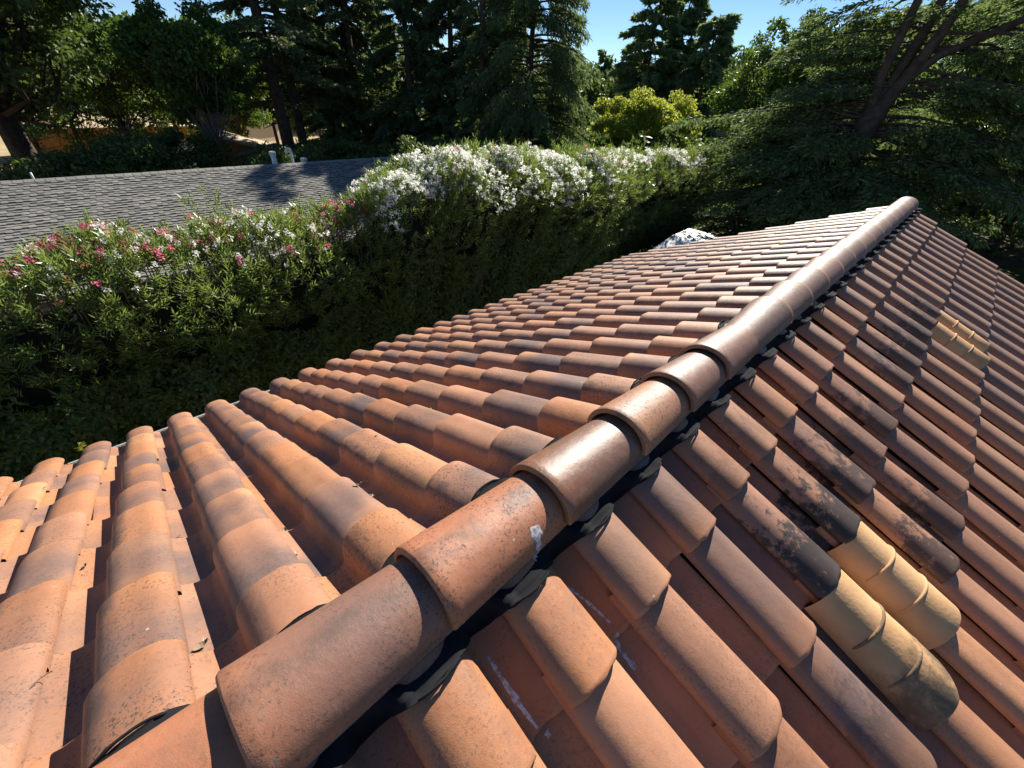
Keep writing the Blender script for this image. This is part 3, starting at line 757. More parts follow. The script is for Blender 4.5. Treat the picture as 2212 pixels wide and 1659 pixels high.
for lab, y0, y1, pk, wh, nm in SHR:
    hedge = thing(nm, lab, 'oleander', (-7.1, (y0+y1)/2, 0), 'oleander bushes in the hedge')
    ln = y1-y0; dist = 7+max(0, (y0+y1)/2-2)*.6
    # facing sprigs, denser up high
    n1 = int(ln*(430 if dist < 12 else 260)); y = rng.uniform(y0-.12, y1+.12, n1); phi = np.clip(rng.beta(1.9, 1.1, n1)*1.25+.06, .18, 1.3)
    P, Nn = hedge_pt(y, phi, rng.uniform(-.22, .06, n1)); up = np.array([0, 0, 1.])
    A = norm(Nn*.75+up*rng.uniform(.25, 1.2, n1)[:, None]+rng.normal(size=(n1, 3))*.35)
    V1, c1 = sprigs(P, A, rng.uniform(.14, .32, n1), 14, .112, .018)
    # loose upright shoots on the crest
    n2 = int(ln*42); y = rng.uniform(y0, y1, n2); P2, N2 = hedge_pt(y, rng.uniform(.84, 1.12, n2), -.03)
    A2 = norm(up+rng.normal(size=(n2, 3))*.28); V2, c2 = sprigs(P2, A2, rng.uniform(.22, .48, n2), 20, .125, .020)
    parts = [V1, V2]; cnt = c1+c2
    shoots = [(P2, A2)]
    if y0 == -.05:      # the tall loose shoot
        PB = np.array([[-7.0, 1.32, 3.2], [-7.0, 1.36, 3.25], [-6.98, 1.42, 3.2], [-7.03, 1.28, 3.35], [-7., 1.46, 3.4]]); AB = norm(np.array([[0, -.1, 1.], [0, .12, 1], [0, .3, 1], [.05, -.3, 1], [0, .35, 1]]))
        V3, c3 = sprigs(PB, AB, np.array([.55, .6, .5, .4, .42]), 24, .12, .018); parts.append(V3); cnt += c3
    V = np.concatenate(parts); me = quads_mesh('foliage', V, 4, M_OLE, np.clip(rng.random(cnt)**1.5, 0, 1))
    o = bpy.data.objects.new('foliage', me); o['kind'] = 'stuff'; col.objects.link(o); attach(o, hedge)
    stm = MB()
    for q in range(0, n2, 2): stm.tube(np.array([P2[q]-[0, 0, .5], P2[q], P2[q]+A2[q]*.3]), [.012, .007, .003], 5, False)
    for q in range(int(ln*3) if y0 < 7 else 0):
        yb = random.uniform(y0, y1); stm.tube(np.array([(-7.1+random.uniform(-.2, .2), yb, -.1), (-7+random.uniform(-.3, .4), yb+random.uniform(-.2, .2), 1.6), (-6.9+random.uniform(-.4, .5), yb+random.uniform(-.4, .4), 3.0)]), [.035, .025, .012], 6, False)
    stm.build('stems', M_TWIG, hedge)
    for dens, mat, nmf, siz in ((wh, M_WHITE, 'white_blossoms', .050), (pk, M_PINK, 'pink_blossoms', .055), (pk*.8+.05, M_SPENT, 'spent_blossoms', .05)):
        n3 = int(ln*dens*(135 if mat is M_WHITE else 30))
        if n3 < 1: continue
        y = rng.uniform(y0, y1, n3*2); lo = (.60 if wh > 1 else .76) if mat is M_WHITE else .78
        ph = rng.triangular(lo, .97, 1.16, n3*2)
        P3, N3 = hedge_pt(y, ph, .19)
        kp = vnoise(P3, 1.6, int(abs(y0)*3)+5) > (-.02 if mat is M_WHITE else -.1); P3 = P3[kp][:n3]
        P3 = P3+np.array([0, 0, 1.])*rng.uniform(.02, .16, len(P3))[:, None]
        if len(P3) == 0: continue
        o = bpy.data.objects.new(nmf, flower_mesh(P3, siz, mat, nmf)); o['kind'] = 'stuff'; col.objects.link(o); attach(o, hedge)
# inner thicket so that no daylight shows through
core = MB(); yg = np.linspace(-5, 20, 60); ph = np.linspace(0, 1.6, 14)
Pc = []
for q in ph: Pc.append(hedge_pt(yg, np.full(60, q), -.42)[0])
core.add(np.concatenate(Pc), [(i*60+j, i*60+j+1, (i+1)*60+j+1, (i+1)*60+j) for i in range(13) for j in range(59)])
# ivy on the lower face
ivy = thing('ivy_screen', 'dark ivy matted over the lower face of the oleander hedge', 'ivy', (-6.3, 5, 0))
n4 = 70000; y = rng.uniform(-5, 19.5, n4); zl = rng.random(n4)
P4, N4 = hedge_pt(y, rng.uniform(.0, .50, n4)+.06*vnoise(np.stack([y, y*0, y*0], 1), 2., 8), rng.uniform(-.22, .02, n4))
D4 = norm(np.array([.35, 0, -.75])+rng.normal(size=(n4, 3))*[.3, .6, .35]); V4 = leaves(P4, D4, .062*rng.uniform(.7, 1.25, n4), .058*rng.uniform(.7, 1.2, n4), .1, N4)
me = quads_mesh('ivy_leaves', V4, 4, M_IVY, rng.random(n4)**2); o = bpy.data.objects.new('ivy_leaves', me); o['kind'] = 'stuff'; col.objects.link(o); attach(o, ivy)
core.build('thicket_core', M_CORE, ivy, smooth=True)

# ---------------------------------------------------------------- neighbour's house with asphalt shingles
nb = thing('shingled_house', "neighbouring house with a grey asphalt shingle roof behind the hedge", 'house', (-17.2, 3, -1))
RX, RZ, RA = -17.2, 2.52, math.radians(18.4); cR, sR = math.cos(RA), math.sin(RA); NY0, NY1 = -9.0, 14.6; RL = 5.0
m = MB()
for side in (-1, 1):
    a = np.array([RX, NY0, RZ-.02]); b_ = a+np.array([side*RL*cR, 0, -RL*sR]); dn = np.array([0, 0, -.14])
    v = [a, b_, b_+dn, a+dn]; w = [q+np.array([0, NY1-NY0, 0]) for q in v]
    m.add(np.array(v+w), [(0, 1, 2, 3), (7, 6, 5, 4), (0, 4, 5, 1), (1, 5, 6, 2), (2, 6, 7, 3), (3, 7, 4, 0)])
m.build('roof_deck', M_WOOD, nb)
m = MB(); wl, wr = RX-RL*cR+.6, RX+RL*cR-.6; zt2 = lambda x: RZ-abs(x-RX)*math.tan(RA)-.16
pts = [(wl, -1.2), (wr, -1.2), (wr, zt2(wr)), (RX, zt2(RX)), (wl, zt2(wl))]
vA = [(x, NY0+.4, z) for x, z in pts]; vB = [(x, NY1-.4, z) for x, z in pts]
m.add(np.array(vA+vB), [(4, 3, 2, 1, 0), (5, 6, 7, 8, 9)] + [(i, (i+1) % 5, (i+1) % 5+5, i+5) for i in (0, 1, 4)])
m.build('wall', M_STUCCO, nb)
tabs = []
rw = 0; dd = .06
while dd < RL:
    off = (rw*.107) % .260; yq = NY0+off
    while yq < NY1-.15: tabs.append((rw, dd, yq)); yq += .260
    rw += 1; dd += .118
# tab meshes: laminated shingle, lower edge stepping by a tooth
def tab_mesh(w, tooth, th):
    L = .132; m = MB(); a = tooth
    top = [(-.0, -w/2), (0, w/2)]; V = []
    out = [(-L, -w/2), (-L, w/2), (0+a, w/2), (0+a, w*.08), (0, -w*.06), (0, -w/2)]
    V = [(x, y, th) for x, y in out]+[(x, y, 0) for x, y in out]
    m.add(np.array(V), [(0, 5, 4, 3, 2, 1)] + [(i, (i+1) % 6, (i+1) % 6+6, i+6) for i in range(6)])
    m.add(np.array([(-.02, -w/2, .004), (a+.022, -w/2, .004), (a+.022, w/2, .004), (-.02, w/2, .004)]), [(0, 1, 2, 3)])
    return m
TABS = [tab_mesh(.2595, .032, .018), tab_mesh(.2595, .042, .021), tab_mesh(.2595, .026, .016), tab_mesh(.2595, .037, .022)]
GR = np.stack([np.array([cR, 0, -sR]), np.array([0, 1, 0]), np.array([sR, 0, cR])], 1)
def tab_pos(dd, yq): return np.array([RX, yq, RZ]) + GR[:, 0]*dd + GR[:, 2]*.004
sc_t = []
for (rw, dd, yq) in tabs:
    P = tab_pos(dd, yq); q = px(P); vis = 0
    if q and 0 < q[0] < 940 and q[1] < np.interp(q[0], [0, 300, 560, 720, 830, 940], [520, 470, 450, 390, 345, 330]): vis = 1/np.sum((P-CAM)**2)
    sc_t.append((vis, rw, dd, yq))
sc_t.sort(key=lambda a: -a[0])
tm = [t.mesh('shingle', M_SH) for t in TABS]
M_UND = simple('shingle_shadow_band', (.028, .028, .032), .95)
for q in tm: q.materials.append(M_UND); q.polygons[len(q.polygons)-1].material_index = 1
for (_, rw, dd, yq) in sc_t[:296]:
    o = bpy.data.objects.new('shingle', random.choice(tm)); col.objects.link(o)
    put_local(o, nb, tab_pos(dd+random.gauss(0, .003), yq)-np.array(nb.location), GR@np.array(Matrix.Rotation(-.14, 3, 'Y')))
V = []; F = []; T_ = []; MI = []; n0 = 0; Gt = GR@np.array(Matrix.Rotation(-.14, 3, 'Y'))
for (_, rw, dd, yq) in sc_t[296:]:
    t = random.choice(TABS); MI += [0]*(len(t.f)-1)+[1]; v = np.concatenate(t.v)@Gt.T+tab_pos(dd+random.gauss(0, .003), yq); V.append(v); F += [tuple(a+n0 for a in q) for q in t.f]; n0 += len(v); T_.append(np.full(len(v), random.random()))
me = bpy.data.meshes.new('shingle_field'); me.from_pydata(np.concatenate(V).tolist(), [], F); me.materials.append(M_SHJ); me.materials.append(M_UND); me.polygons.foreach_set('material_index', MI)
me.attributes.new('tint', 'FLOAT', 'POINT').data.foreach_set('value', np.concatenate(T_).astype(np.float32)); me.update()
o = bpy.data.objects.new('shingle_field', me); o['kind'] = 'stuff'; col.objects.link(o); attach(o, nb)
m = MB()
for s_ in (-1, 1):
    m.add(np.array([(0, -.15, .022), (s_*.14, -.15, .022-.14*math.tan(RA)), (s_*.14, .10, .012-.14*math.tan(RA)), (0, .10, .012),
                    (0, -.15, .008), (s_*.14, -.15, .008-.14*math.tan(RA))]), [(0, 1, 2, 3), (0, 4, 5, 1)])
cap = m.mesh('ridge_cap', M_SH)
yq = NY0+.2
while yq < NY1:
    o = bpy.data.objects.new('ridge_cap', cap); col.objects.link(o); o.location = (RX, yq, RZ+.012); attach(o, nb); yq += .21
def pipe(y, x, h, r, kind):
    m = MB(); zb = RZ-abs(x-RX)*math.tan(RA)-.05
    if kind == 'goose':
        P = [(x, y, zb), (x, y, zb+h*.5), (x, y, zb+h-.09)]+[(x, y-.075+.075*math.cos(a), zb+h-.09+.075*math.sin(a)) for a in np.linspace(.3, math.pi, 7)]+[(x, y-.15, zb+h-.16)]
        m.tube(np.array(P), r, 12)
    else: m.tube(np.array([(x, y, zb), (x, y, zb+h*.5), (x, y, zb+h)]), r, 14)
    o = m.build('vent_pipe', M_PIPE, nb, smooth=True)
    if kind == 'cap':
        m = MB(); m.tube(np.array([(x, y, zb+h), (x, y, zb+h+.01), (x, y, zb+h+.06), (x, y, zb+h+.075)]), [r*1.25, r*1.35, r*1.35, r*1.1], 14)
        m.tube(np.array([(x, y, zb+h-.05), (x, y, zb+h-.04), (x, y, zb+h-.015)]), [r*1.22, r*1.3, r*1.3], 14)
        c = m.build('pipe_cap', M_PIPE, None); c.parent = o; c.location = (0, 0, 0)
        # the pipe object sits at the house base; the cap's vertices are in world space
        c.location = (0, 0, 0)
pipe(5.95, -17.6, .48, .085, 'cap'); pipe(6.55, -17.5, .62, .045, 'goose'); pipe(7.0, -17.6, .22, .09, 'cap'); pipe(-.35, -17.5, .30, .025, 'stub')

# ---------------------------------------------------------------- trees
def crown_obj(V, mat, tree, name='crown'):
    n = len(V)//4; me = quads_mesh(name, V, 4, mat, rng.random(n)**1.3); o = bpy.data.objects.new(name, me)
    o['kind'] = 'stuff'; col.objects.link(o); attach(o, tree); return o
def limbpath(p0, az, L, rise, droop, n=7, wig=.06):
    t = np.linspace(0, 1, n); d = np.array([math.cos(az), math.sin(az), 0])
    P = p0+d*(L*t)[:, None]; P[:, 2] += L*(rise*t-droop*t*t); P[1:] += rng.normal(size=(n-1, 3))*wig*L/n; return P
def sprays(P, n, w0, leafL, leafW, hang, flat=.25, tip=0.):
    """foliage along a limb path: short side twigs, leaves set along them"""
    q = rng.uniform(.18, 1, n)**.8*(len(P)-1); i = np.minimum(q.astype(int), len(P)-2); f = (q-i)[:, None]
    B = P[i]*(1-f)+P[i+1]*f; T = norm(P[i+1]-P[i]); side = norm(np.cross(T, [0, 0, 1.]))*np.where(rng.random(n) < .5, -1, 1)[:, None]
    wl = w0*(1-.55*(q/(len(P)-1)))*rng.random(n)**.6
    C = B+side*wl[:, None]+T*(wl*.6)[:, None]; C[:, 2] -= hang*wl+rng.random(n)**2*hang*.5; C += rng.normal(size=(n, 3))*[.05, .05, flat*.12]
    D = side*.7+T*.8+rng.normal(size=(n, 3))*.35; D[:, 2] -= tip+hang*.8
    return leaves(C, D, leafL*rng.uniform(.6, 1.4, n), leafW*rng.uniform(.7, 1.3, n), .1)
def conifer(name, label, x, y, H, R, zlo, nl, per, mat, rise, droop, hang, w0=.5, leaf=(.22, .06), lean=(0, 0), tr=.3, pw=.8, group='conifers beyond the hedge', cat='conifer', bare=0., azf=None, bark=None):
    z0 = float(gz(x, y))-.1; t = thing(name, label, cat, (x, y, z0), group)
    q = np.linspace(0, 1, 9); tp = np.stack([x+lean[0]*H*q+.04*np.sin(q*7), y+lean[1]*H*q+.04*np.cos(q*5), z0+H*q], 1)
    m = MB(); m.tube(tp, tr*(1-q)**.8+.03, 9); m.build('trunk', bark or M_BARK, t, smooth=True)
    lm = MB(); V = []
    for k in range(nl):
        u = zlo/H+(1-zlo/H)*(k+.5)/nl; u = min(.985, u+random.gauss(0, .01))
        p0 = np.array([np.interp(u, q, tp[:, j]) for j in range(3)]); L = R*max(.12, (1-(u-zlo/H)/(1-zlo/H)))**pw*random.uniform(.65, 1.12)
        if random.random() < bare: 
            lm.tube(limbpath(p0, random.uniform(0, 6.28), L*.7, rise, droop, 5), np.linspace(.04, .01, 5), 4, False); continue
        az = random.uniform(0, 6.28) if azf is None else azf()
        P = limbpath(p0, az, L, rise+random.gauss(0, .06), droop, 7); lm.tube(P, np.linspace(.02+.012*L, .008, 7), 5, False)
        V.append(sprays(P, int(per*(.35+.65*L/R)), w0*(.4+.6*L/R), leaf[0], leaf[1], hang))
    lm.build('limbs', bark or M_BARK, t); crown_obj(np.concatenate(V), mat, t); return t
def broad(name, label, x, y, H, zc, R, Rz, ncl, per, mat, leaf=(.16, .12), tr=.16, bark=None, cat='tree', group='leafy trees beyond the hedge', clr=.75, lean=(0, 0), seed=None, zbase=None):
    z0 = (float(gz(x, y)) if zbase is None else zbase)-.1; t = thing(name, label, cat, (x, y, z0), group)
    q = np.linspace(0, 1, 8); top = zc-z0
    tp = np.stack([x+lean[0]*top*q+.08*np.sin(q*5+x), y+lean[1]*top*q, z0+top*q], 1)
    m = MB(); m.tube(tp, tr*(1-.65*q), 9); m.build('trunk', bark or M_BARK, t, smooth=True)
    c = np.array([tp[-1][0], tp[-1][1], zc]); d = norm(rng.normal(size=(ncl, 3))); rr = rng.uniform(.35, 1., ncl)**.6*(1+.18*vnoise(d*2, 1.5, int(abs(x*7)) % 97))
    K = c+d*rr[:, None]*np.array([R, R, Rz]); lm = MB()
    for k in range(ncl):
        a = tp[int(rng.integers(3, 8))]; mid = (a+K[k])/2+np.array([0, 0, -.1*R])+rng.normal(size=3)*.1*R
        lm.tube(np.array([a, mid, K[k]]), [tr*.32, tr*.18, .012], 5, False)
    lm.build('limbs', bark or M_BARK, t)
    n = ncl*per; Ki = np.repeat(K, per, 0); cr = np.repeat(clr*rng.uniform(.55, 1.25, ncl), per)
    dd = norm(rng.normal(size=(n, 3))); P = Ki+dd*(cr*rng.random(n)**.45)[:, None]*np.array([1, 1, .62]); P[:, 2] -= .1*cr*rng.random(n)
    D = dd*.6+rng.normal(size=(n, 3))*.6+np.array([0, 0, -.25])
    crown_obj(leaves(P, D, leaf[0]*rng.uniform(.6, 1.3, n), leaf[1]*rng.uniform(.7, 1.2, n), .15, dd), mat, t); return t
def at(azd, D): a = math.radians(azd); return CAM[0]-D*math.sin(a), D*math.cos(a)

# left: big dark tree with a thick trunk
x, y = at(90.5, 34)
broad('dark_oak', 'huge dark evergreen oak with a thick leaning trunk, at the far left', x, y, 14, 8.6, 6.0, 5.0, 190, 260, M_DARKL, (.28, .17), .55, cat='tree', clr=1.15, lean=(0, -.06))
x, y = at(99, 30)
broad('dark_oak', 'dark evergreen tree behind the left end of the shingle roof, lower than the huge oak', x, y, 9, 4.9, 4.4, 3.2, 100, 240, M_DARKL, (.24, .15), .3, clr=.95)
x, y = at(83.4, 43)
broad('slender_tree', 'slender tree with feathery crown and sky showing through, right of the huge oak', x, y, 11, 5.0, 3.9, 2.5, 95, 170, M_BROAD, (.24, .15), .16, clr=.85, lean=(.0, -.02))
x, y = at(87.0, 50)
broad('slender_tree', 'dark leafy tree whose crown spreads over the pale dry hill', x, y, 11, 5.6, 4.4, 2.3, 90, 160, M_DARKL, (.30, .19), .2, clr=1.0)
x, y = at(85.5, 28)
broad('low_bushy_tree', 'low blue-green bushy tree left of the maple, rising above the shingle ridge', x, y, 4, 1.2, 3.0, 1.3, 55, 300, M_DARKL, (.17, .11), .12, clr=.75, group='low bushy trees behind the shingle ridge')
x, y = at(79.5, 31)
broad('low_bushy_tree', 'low bushy tree directly at the foot of the maple', x, y, 4, 1.3, 2.4, 1.2, 40, 280, M_DARKL, (.16, .10), .12, clr=.65, group='low bushy trees behind the shingle ridge')
x, y = at(76.6, 31)
broad('maple_tree', 'rounded bright green maple with a pale grey trunk behind the shingle roof', x, y, 8, 5.35, 2.7, 2.3, 130, 260, M_BROAD, (.18, .16), .13, M_BARKG, clr=.62, lean=(0, .0))
for a_, D_, zc, lab in ((86.4, 48, 2.0, 'thin open tree in front of the pale dry hill'), (81.0, 46, 1.6, 'thin open tree in front of the ochre building'), (89.8, 47, 2.2, 'thin open tree right beside the huge oak trunk')):
    x, y = at(a_, D_); broad('thin_tree', lab, x, y, 6, zc, 3.0, 2.2, 34, 75, M_BROAD, (.24, .16), .1, clr=.8, group='thin trees before the dry hill')
x, y = at(74.2, 44)
broad('slender_tree', 'loose leafy tree between the maple and the twin redwood trunks', x, y, 8, 4.4, 3.2, 2.8, 80, 190, M_BROAD, (.21, .15), .13, clr=.8)
for a_, D_, zc, R_, Rz_, lab in ((96.0, 52, 5.4, 5.0, 3.6, 'dark leafy tree far behind the left end of the shingle roof'), (91.5, 56, 7.4, 5.0, 3.4, 'dark high crown behind the huge oak'), (79.6, 54, 4.9, 4.2, 3.3, 'dark leafy tree behind the maple, on its left'),
                           (75.6, 56, 4.2, 4.6, 4.2, 'dark leafy tree behind the maple, on its right'), (71.0, 58, 4.6, 4.8, 4.6, 'dark leafy tree closing the gap behind the twin redwoods'), (66.6, 60, 4.8, 5.2, 4.8, 'dark leafy tree behind the sparse redwood'), (87.2, 60, 6.4, 4.6, 2.6, 'dark crown above the pale dry hill')):
    x, y = at(a_, D_); broad('background_oak', lab, x, y, 9, zc, R_, Rz_, 90, 170, M_DARKL if a_ != 75.6 else M_BROAD, (.36, .24), .2, clr=1.15, group='leafy trees far behind the shingle roof')
x, y = at(70.0, 34)
conifer('redwood_tree', 'tall redwood, nearer and darker of the twin trunks left of the vent pipes', x, y, 19, 5.4, 5.2, 80, 430, M_CON, .08, .22, .3, .6, (.26, .10), (.0, -.012), .40, .4, bare=.1, group='redwoods behind the shingle roof')
x, y = at(68.6, 35.5)
conifer('redwood_tree', 'second of the twin redwood trunks, slightly behind and with rusty bark', x, y, 18, 4.4, 4.8, 70, 400, M_CON, .08, .25, .3, .55, (.26, .10), (.0, .01), .30, .4, bare=.12, group='redwoods behind the shingle roof')
for q, (a_, D_, H_, lab) in enumerate(((65.2, 41, 19, 'redwood with sparse rusty boughs, first to the right of the twin trunks'), (62.3, 39, 17, 'redwood with dense boughs down to the shingle roof'),
                           (59.5, 45, 19, 'redwood behind the two dark firs, its tip out of sight'))):
    x, y = at(a_, D_); conifer('redwood_tree', lab, x, y, H_, 4.2, 1.2, 120, 560, M_CON, .0, .25, .32, .7, (.30, .12), (0, random.uniform(-.01, .01)), .34, .35, bare=.05, group='redwoods behind the shingle roof')
for q, (x, y, H_, lab) in enumerate(((-21.5, 19.3, 14.5, 'slim pole-like conifer closest to the shingle roof end, whose shadow crosses the shingles'), (-22.7, 21.6, 15.5, 'slim conifer between the dark fir and the weeping cedar'), (-24.6, 24.0, 16.5, 'slimmest tall conifer, in front of the dark firs'))):
    conifer('slim_conifer', lab, x, y, H_, 1.7, 3.5, 46, 260, M_CON, .0, .3, .3, .45, (.22, .08), tr=.2, pw=.3, bare=.1, group='slim conifers by the shingle roof end')
x, y = at(56.6, 37); conifer('dark_fir', 'dense dark fir standing behind the right end of the shingle roof', x, y, 15.5, 4.6, .3, 150, 700, M_CON, .02, .3, .38, .7, (.28, .11), tr=.3, pw=.6, group='dark firs')
x, y = at(52.0, 36); conifer('dark_fir', 'dense dark fir between its neighbour fir and the drooping cedar', x, y, 15, 4.6, .3, 150, 700, M_CON, .02, .3, .38, .7, (.28, .11), tr=.3, pw=.6, group='dark firs')
x, y = at(47.5, 41); conifer('dark_fir', 'fir half hidden behind the drooping cedar, with yellowish light at its foot', x, y, 16, 4.8, .5, 130, 640, M_CON, .02, .3, .38, .7, (.30, .11), tr=.3, pw=.6, group='dark firs')
x, y = at(43.4, 30)
conifer('drooping_cedar', 'grey-green cedar with long weeping boughs, right of the dark firs', x, y, 14.0, 5.2, 1.0, 170, 1000, M_CEDAR, .22, .42, .8, .8, (.22, .055), tr=.24, pw=.45, group='cedars')
# distant redwoods on the wooded rise
for a_, D_, H_, R_, lab in ((31.0, 78, 21, 6.8, 'broad dark redwood cone against the sky, on the wooded rise'), (28.2, 84, 21, 6.2, 'redwood cone just right of the broadest one on the wooded rise'), (25.2, 76, 15.5, 5.6, 'lower dark conifer at the right shoulder of the wooded rise'),
                        (35.6, 95, 13, 1.6, 'small thin conifer in the sky gap beside the weeping cedar')):
    x, y = at(a_, D_); conifer('far_redwood', lab, x, y, H_, R_, .5, 110 if R_ > 2 else 40, 430, M_CONF, .08, .15, .3, 1.0, (.75, .32), tr=.3, pw=.55, group='distant conifers on the wooded rise')
# yellow-green trees lit from behind
for a_, D_, zc, R_, Rz_, lab in ((33.4, 36, 3.2, 1.9, 1.7, 'bright yellow-green tree nearest the weeping cedar'), (30.2, 38, 3.6, 1.8, 2.0, 'tallest bright yellow-green tree, directly over the hedge'), (26.6, 42, 3.6, 2.0, 2.2, 'golden-topped tree half behind the big cedar boughs')):
    x, y = at(a_, D_); broad('yellow_green_tree', lab, x, y, 6, zc, R_, Rz_, 62, 230, M_YEL, (.17, .13), .12, clr=.58, group='yellow-green trees over the hedge')
# filler evergreens and shrubs closing the view behind
for a_, D_, zc, R_, Rz_, nm, lab in ((18.6, 44, 6.4, 4.4, 4.2, 'olive_tree', 'olive-grey leafy tree behind the left boughs of the big cedar'), (12.5, 42, 5.4, 4.6, 4.2, 'bay_tree', 'sunlit green tree behind the trunk of the big cedar'),
                                 (4.5, 36, 6.2, 5.0, 4.6, 'bay_tree', 'dark leafy tree to the right of the big cedar trunk'), (-3.5, 30, 6.2, 4.8, 5.0, 'bay_tree', 'darkest leafy tree at the right edge'),
                                 (-9.5, 26, 4.5, 4.2, 4.0, 'bay_tree', 'dark leafy tree beyond the right edge of the tiled roof')):
    x, y = at(a_, D_); broad(nm, lab, x, y, 9, zc, R_, Rz_, 95, 210, M_BROAD if D_ > 40 else M_DARKL, (.26, .17), .25, clr=1.0, group='leafy trees behind the big cedar')
for a_, D_, R_, lab in ((88.5, 27, 2.3, 'dark shrub at the foot of the huge oak'), (70.5, 27, 2.0, 'dark shrub below the twin redwood trunks'), (66, 30, 2.4, 'shrub with one sunlit yellow flank, right of the twin redwoods'), (60.5, 28, 2.4, 'dark shrub behind the last vent pipe'), (55.5, 27, 2.2, 'dark shrub below the first dark fir'),
                    (49.5, 25, 1.9, 'shrub behind the tallest white oleander mound'), (38.0, 27, 2.0, 'dark shrub at the foot of the weeping cedar')):
    x, y = at(a_, D_); broad('understorey_shrub', lab, x, y, 3, 1.0+(.5 if a_ < 60 else 0), R_, 1.25, 42, 240, M_DARKL if a_ != 66 else M_BROAD, (.15, .10), .08, cat='shrub', clr=.6, group='shrubs under the tall trees')
# the big cedar: forked trunk, tiers of sprays
cx_, cy_ = at(9.7, 20); cz_ = float(gz(cx_, cy_))-.1
ced = thing('big_cedar', 'big cedar with a dark trunk forking into leaning stems beyond the roof end', 'cedar', (cx_, cy_, cz_), 'cedars')
ra = np.array([math.cos(math.radians(9.7)), math.sin(math.radians(9.7)), 0]); B0 = np.array([cx_, cy_, cz_])
def cp(o, z, dep=0): return B0+ra*o+np.array([0, dep, z])
m = MB(); main = np.array([cp(-.30, 0), cp(-.25, 1.5), cp(-.1, 3.2), cp(.02, 4.6), cp(.10, 5.4)]); m.tube(main, [.50, .44, .38, .36, .36], 12)
stems = [np.array([cp(.12, 5.3), cp(.42, 6.0), cp(.75, 7.0), cp(1.0, 8.4), cp(1.2, 10.2)]), np.array([cp(.05, 5.3), cp(.2, 6.3, .2), cp(.35, 7.4, .3), cp(.5, 9.2, .3), cp(.5, 11.0, .3)]),
         np.array([cp(-.05, 5.0), cp(-.15, 6.2, -.1), cp(-.1, 7.3, -.2), cp(-.05, 8.6, -.2), cp(-.1, 10.4, -.2)]), np.array([cp(.42, 6.0), cp(1.0, 6.7), cp(1.9, 7.2), cp(3.1, 7.9), cp(4.2, 8.8)])]
for s_, r_ in zip(stems, (.24, .20, .17, .13)): m.tube(s_, np.linspace(r_, .07, 5), 9)
m.build('trunk', M_BARK, ced, smooth=True)
lm = MB(); V = []
for k in range(215):
    u = random.random()
    if k < 125: src = main; zf = .18+.8*u
    else: src = random.choice(stems); zf = u*.95
    i = zf*(len(src)-1); j = min(int(i), len(src)-2); p0 = src[j]*(1-(i-j))+src[j+1]*(i-j)
    L = random.uniform(2.2, 5.8) if k < 125 else random.uniform(1.8, 4.4)
    a_ = random.choice([random.uniform(0, 6.28), random.gauss(math.radians(195), .6), random.gauss(math.radians(-10), .6), random.gauss(math.radians(150), .5)])
    fr_ = math.cos(a_-math.radians(279.7))            # boughs that reach towards the house are kept low and short
    if fr_ > .55:
        if p0[2] > 3.9: continue
        L *= .8
    P = limbpath(p0, a_, L, random.uniform(-.12, .22), .20, 8, .1); lm.tube(P, np.linspace(.018+.007*L, .008, 8), 5, False)
    V.append(sprays(P, int(150+120*L), .95, .17, .055, .24, tip=.05))
    for e in range(3):      # side boughs
        i = random.uniform(2.5, 6.8); j = min(int(i), 6); p1 = P[j]*(1-(i-j))+P[j+1]*(i-j)
        Q = limbpath(p1, a_+random.choice([-1, 1])*random.uniform(.4, 1.0), L*.36, 0, .2, 5, .08); lm.tube(Q, np.linspace(.02, .006, 5), 4, False)
        V.append(sprays(Q, 130, .5, .16, .042, .22, tip=.08))
for k in range(46):        # low boughs sweeping in front of the foot of the trunk
    i = random.uniform(.5, 3.2); j = min(int(i), 3); p0 = main[j]*(1-(i-j))+main[j+1]*(i-j)
    P = limbpath(p0, random.gauss(math.radians(270), .75), random.uniform(1.6, 3.6), random.uniform(-.1, .15), .22, 8, .1); lm.tube(P, np.linspace(.03, .008, 8), 5, False)
    V.append(sprays(P, 420, .9, .17, .05, .25, tip=.05))
lm.build('limbs', M_BARK, ced); crown_obj(np.concatenate(V), M_CEDAR, ced)

# far wooded backdrop that reads as one mass
K = []; 
for a_ in np.arange(-40, 118, 1.6):
    for row_ in range(3):
        D = 92+row_*16+random.uniform(-6, 6); el = np.interp(a_, [-40, 5, 20, 24, 33, 36, 42, 60, 78, 90, 118], [4.2, 4.4, 4.3, 3.9, 3.2, 2.6, 2.8, 2.2, .6, .4, 1.5])
        top = CAM[2]+D*math.tan(math.radians(el+random.uniform(-.7, .25)))*(.72+.14*row_)
        x, y = at(a_+random.uniform(-.6, .6), D)
        if 76 < a_ < 92 and row_ < 2: continue
        K.append((x, y, top, random.uniform(2.6, 4.2)))
V = []
for (x, y, top, R_) in K:
    g = float(gz(x, y)); n = 520; d = norm(rng.normal(size=(n, 3))); d[:, 2] = np.abs(d[:, 2])*1.0; hgt = max(2., top-g)
    P = np.stack([x+d[:, 0]*R_, y+d[:, 1]*R_, g+hgt*(.35+.65*d[:, 2])*rng.uniform(.35, 1, n)**.5], 1); P += rng.normal(size=(n, 3))*.5
    V.append(leaves(P, rng.normal(size=(n, 3))+d, rng.uniform(.7, 1.5, n), rng.uniform(.5, .9, n), .15, d))
V = np.concatenate(V); me = quads_mesh('far_wood', V, 4, M_FAR, rng.random(len(V)//4)**1.6)
o = bpy.data.objects.new('far_wood', me); col.objects.link(o); tag(o, kind='stuff', label='distant dark wood closing the view behind the garden trees', cat='wood')
V = []
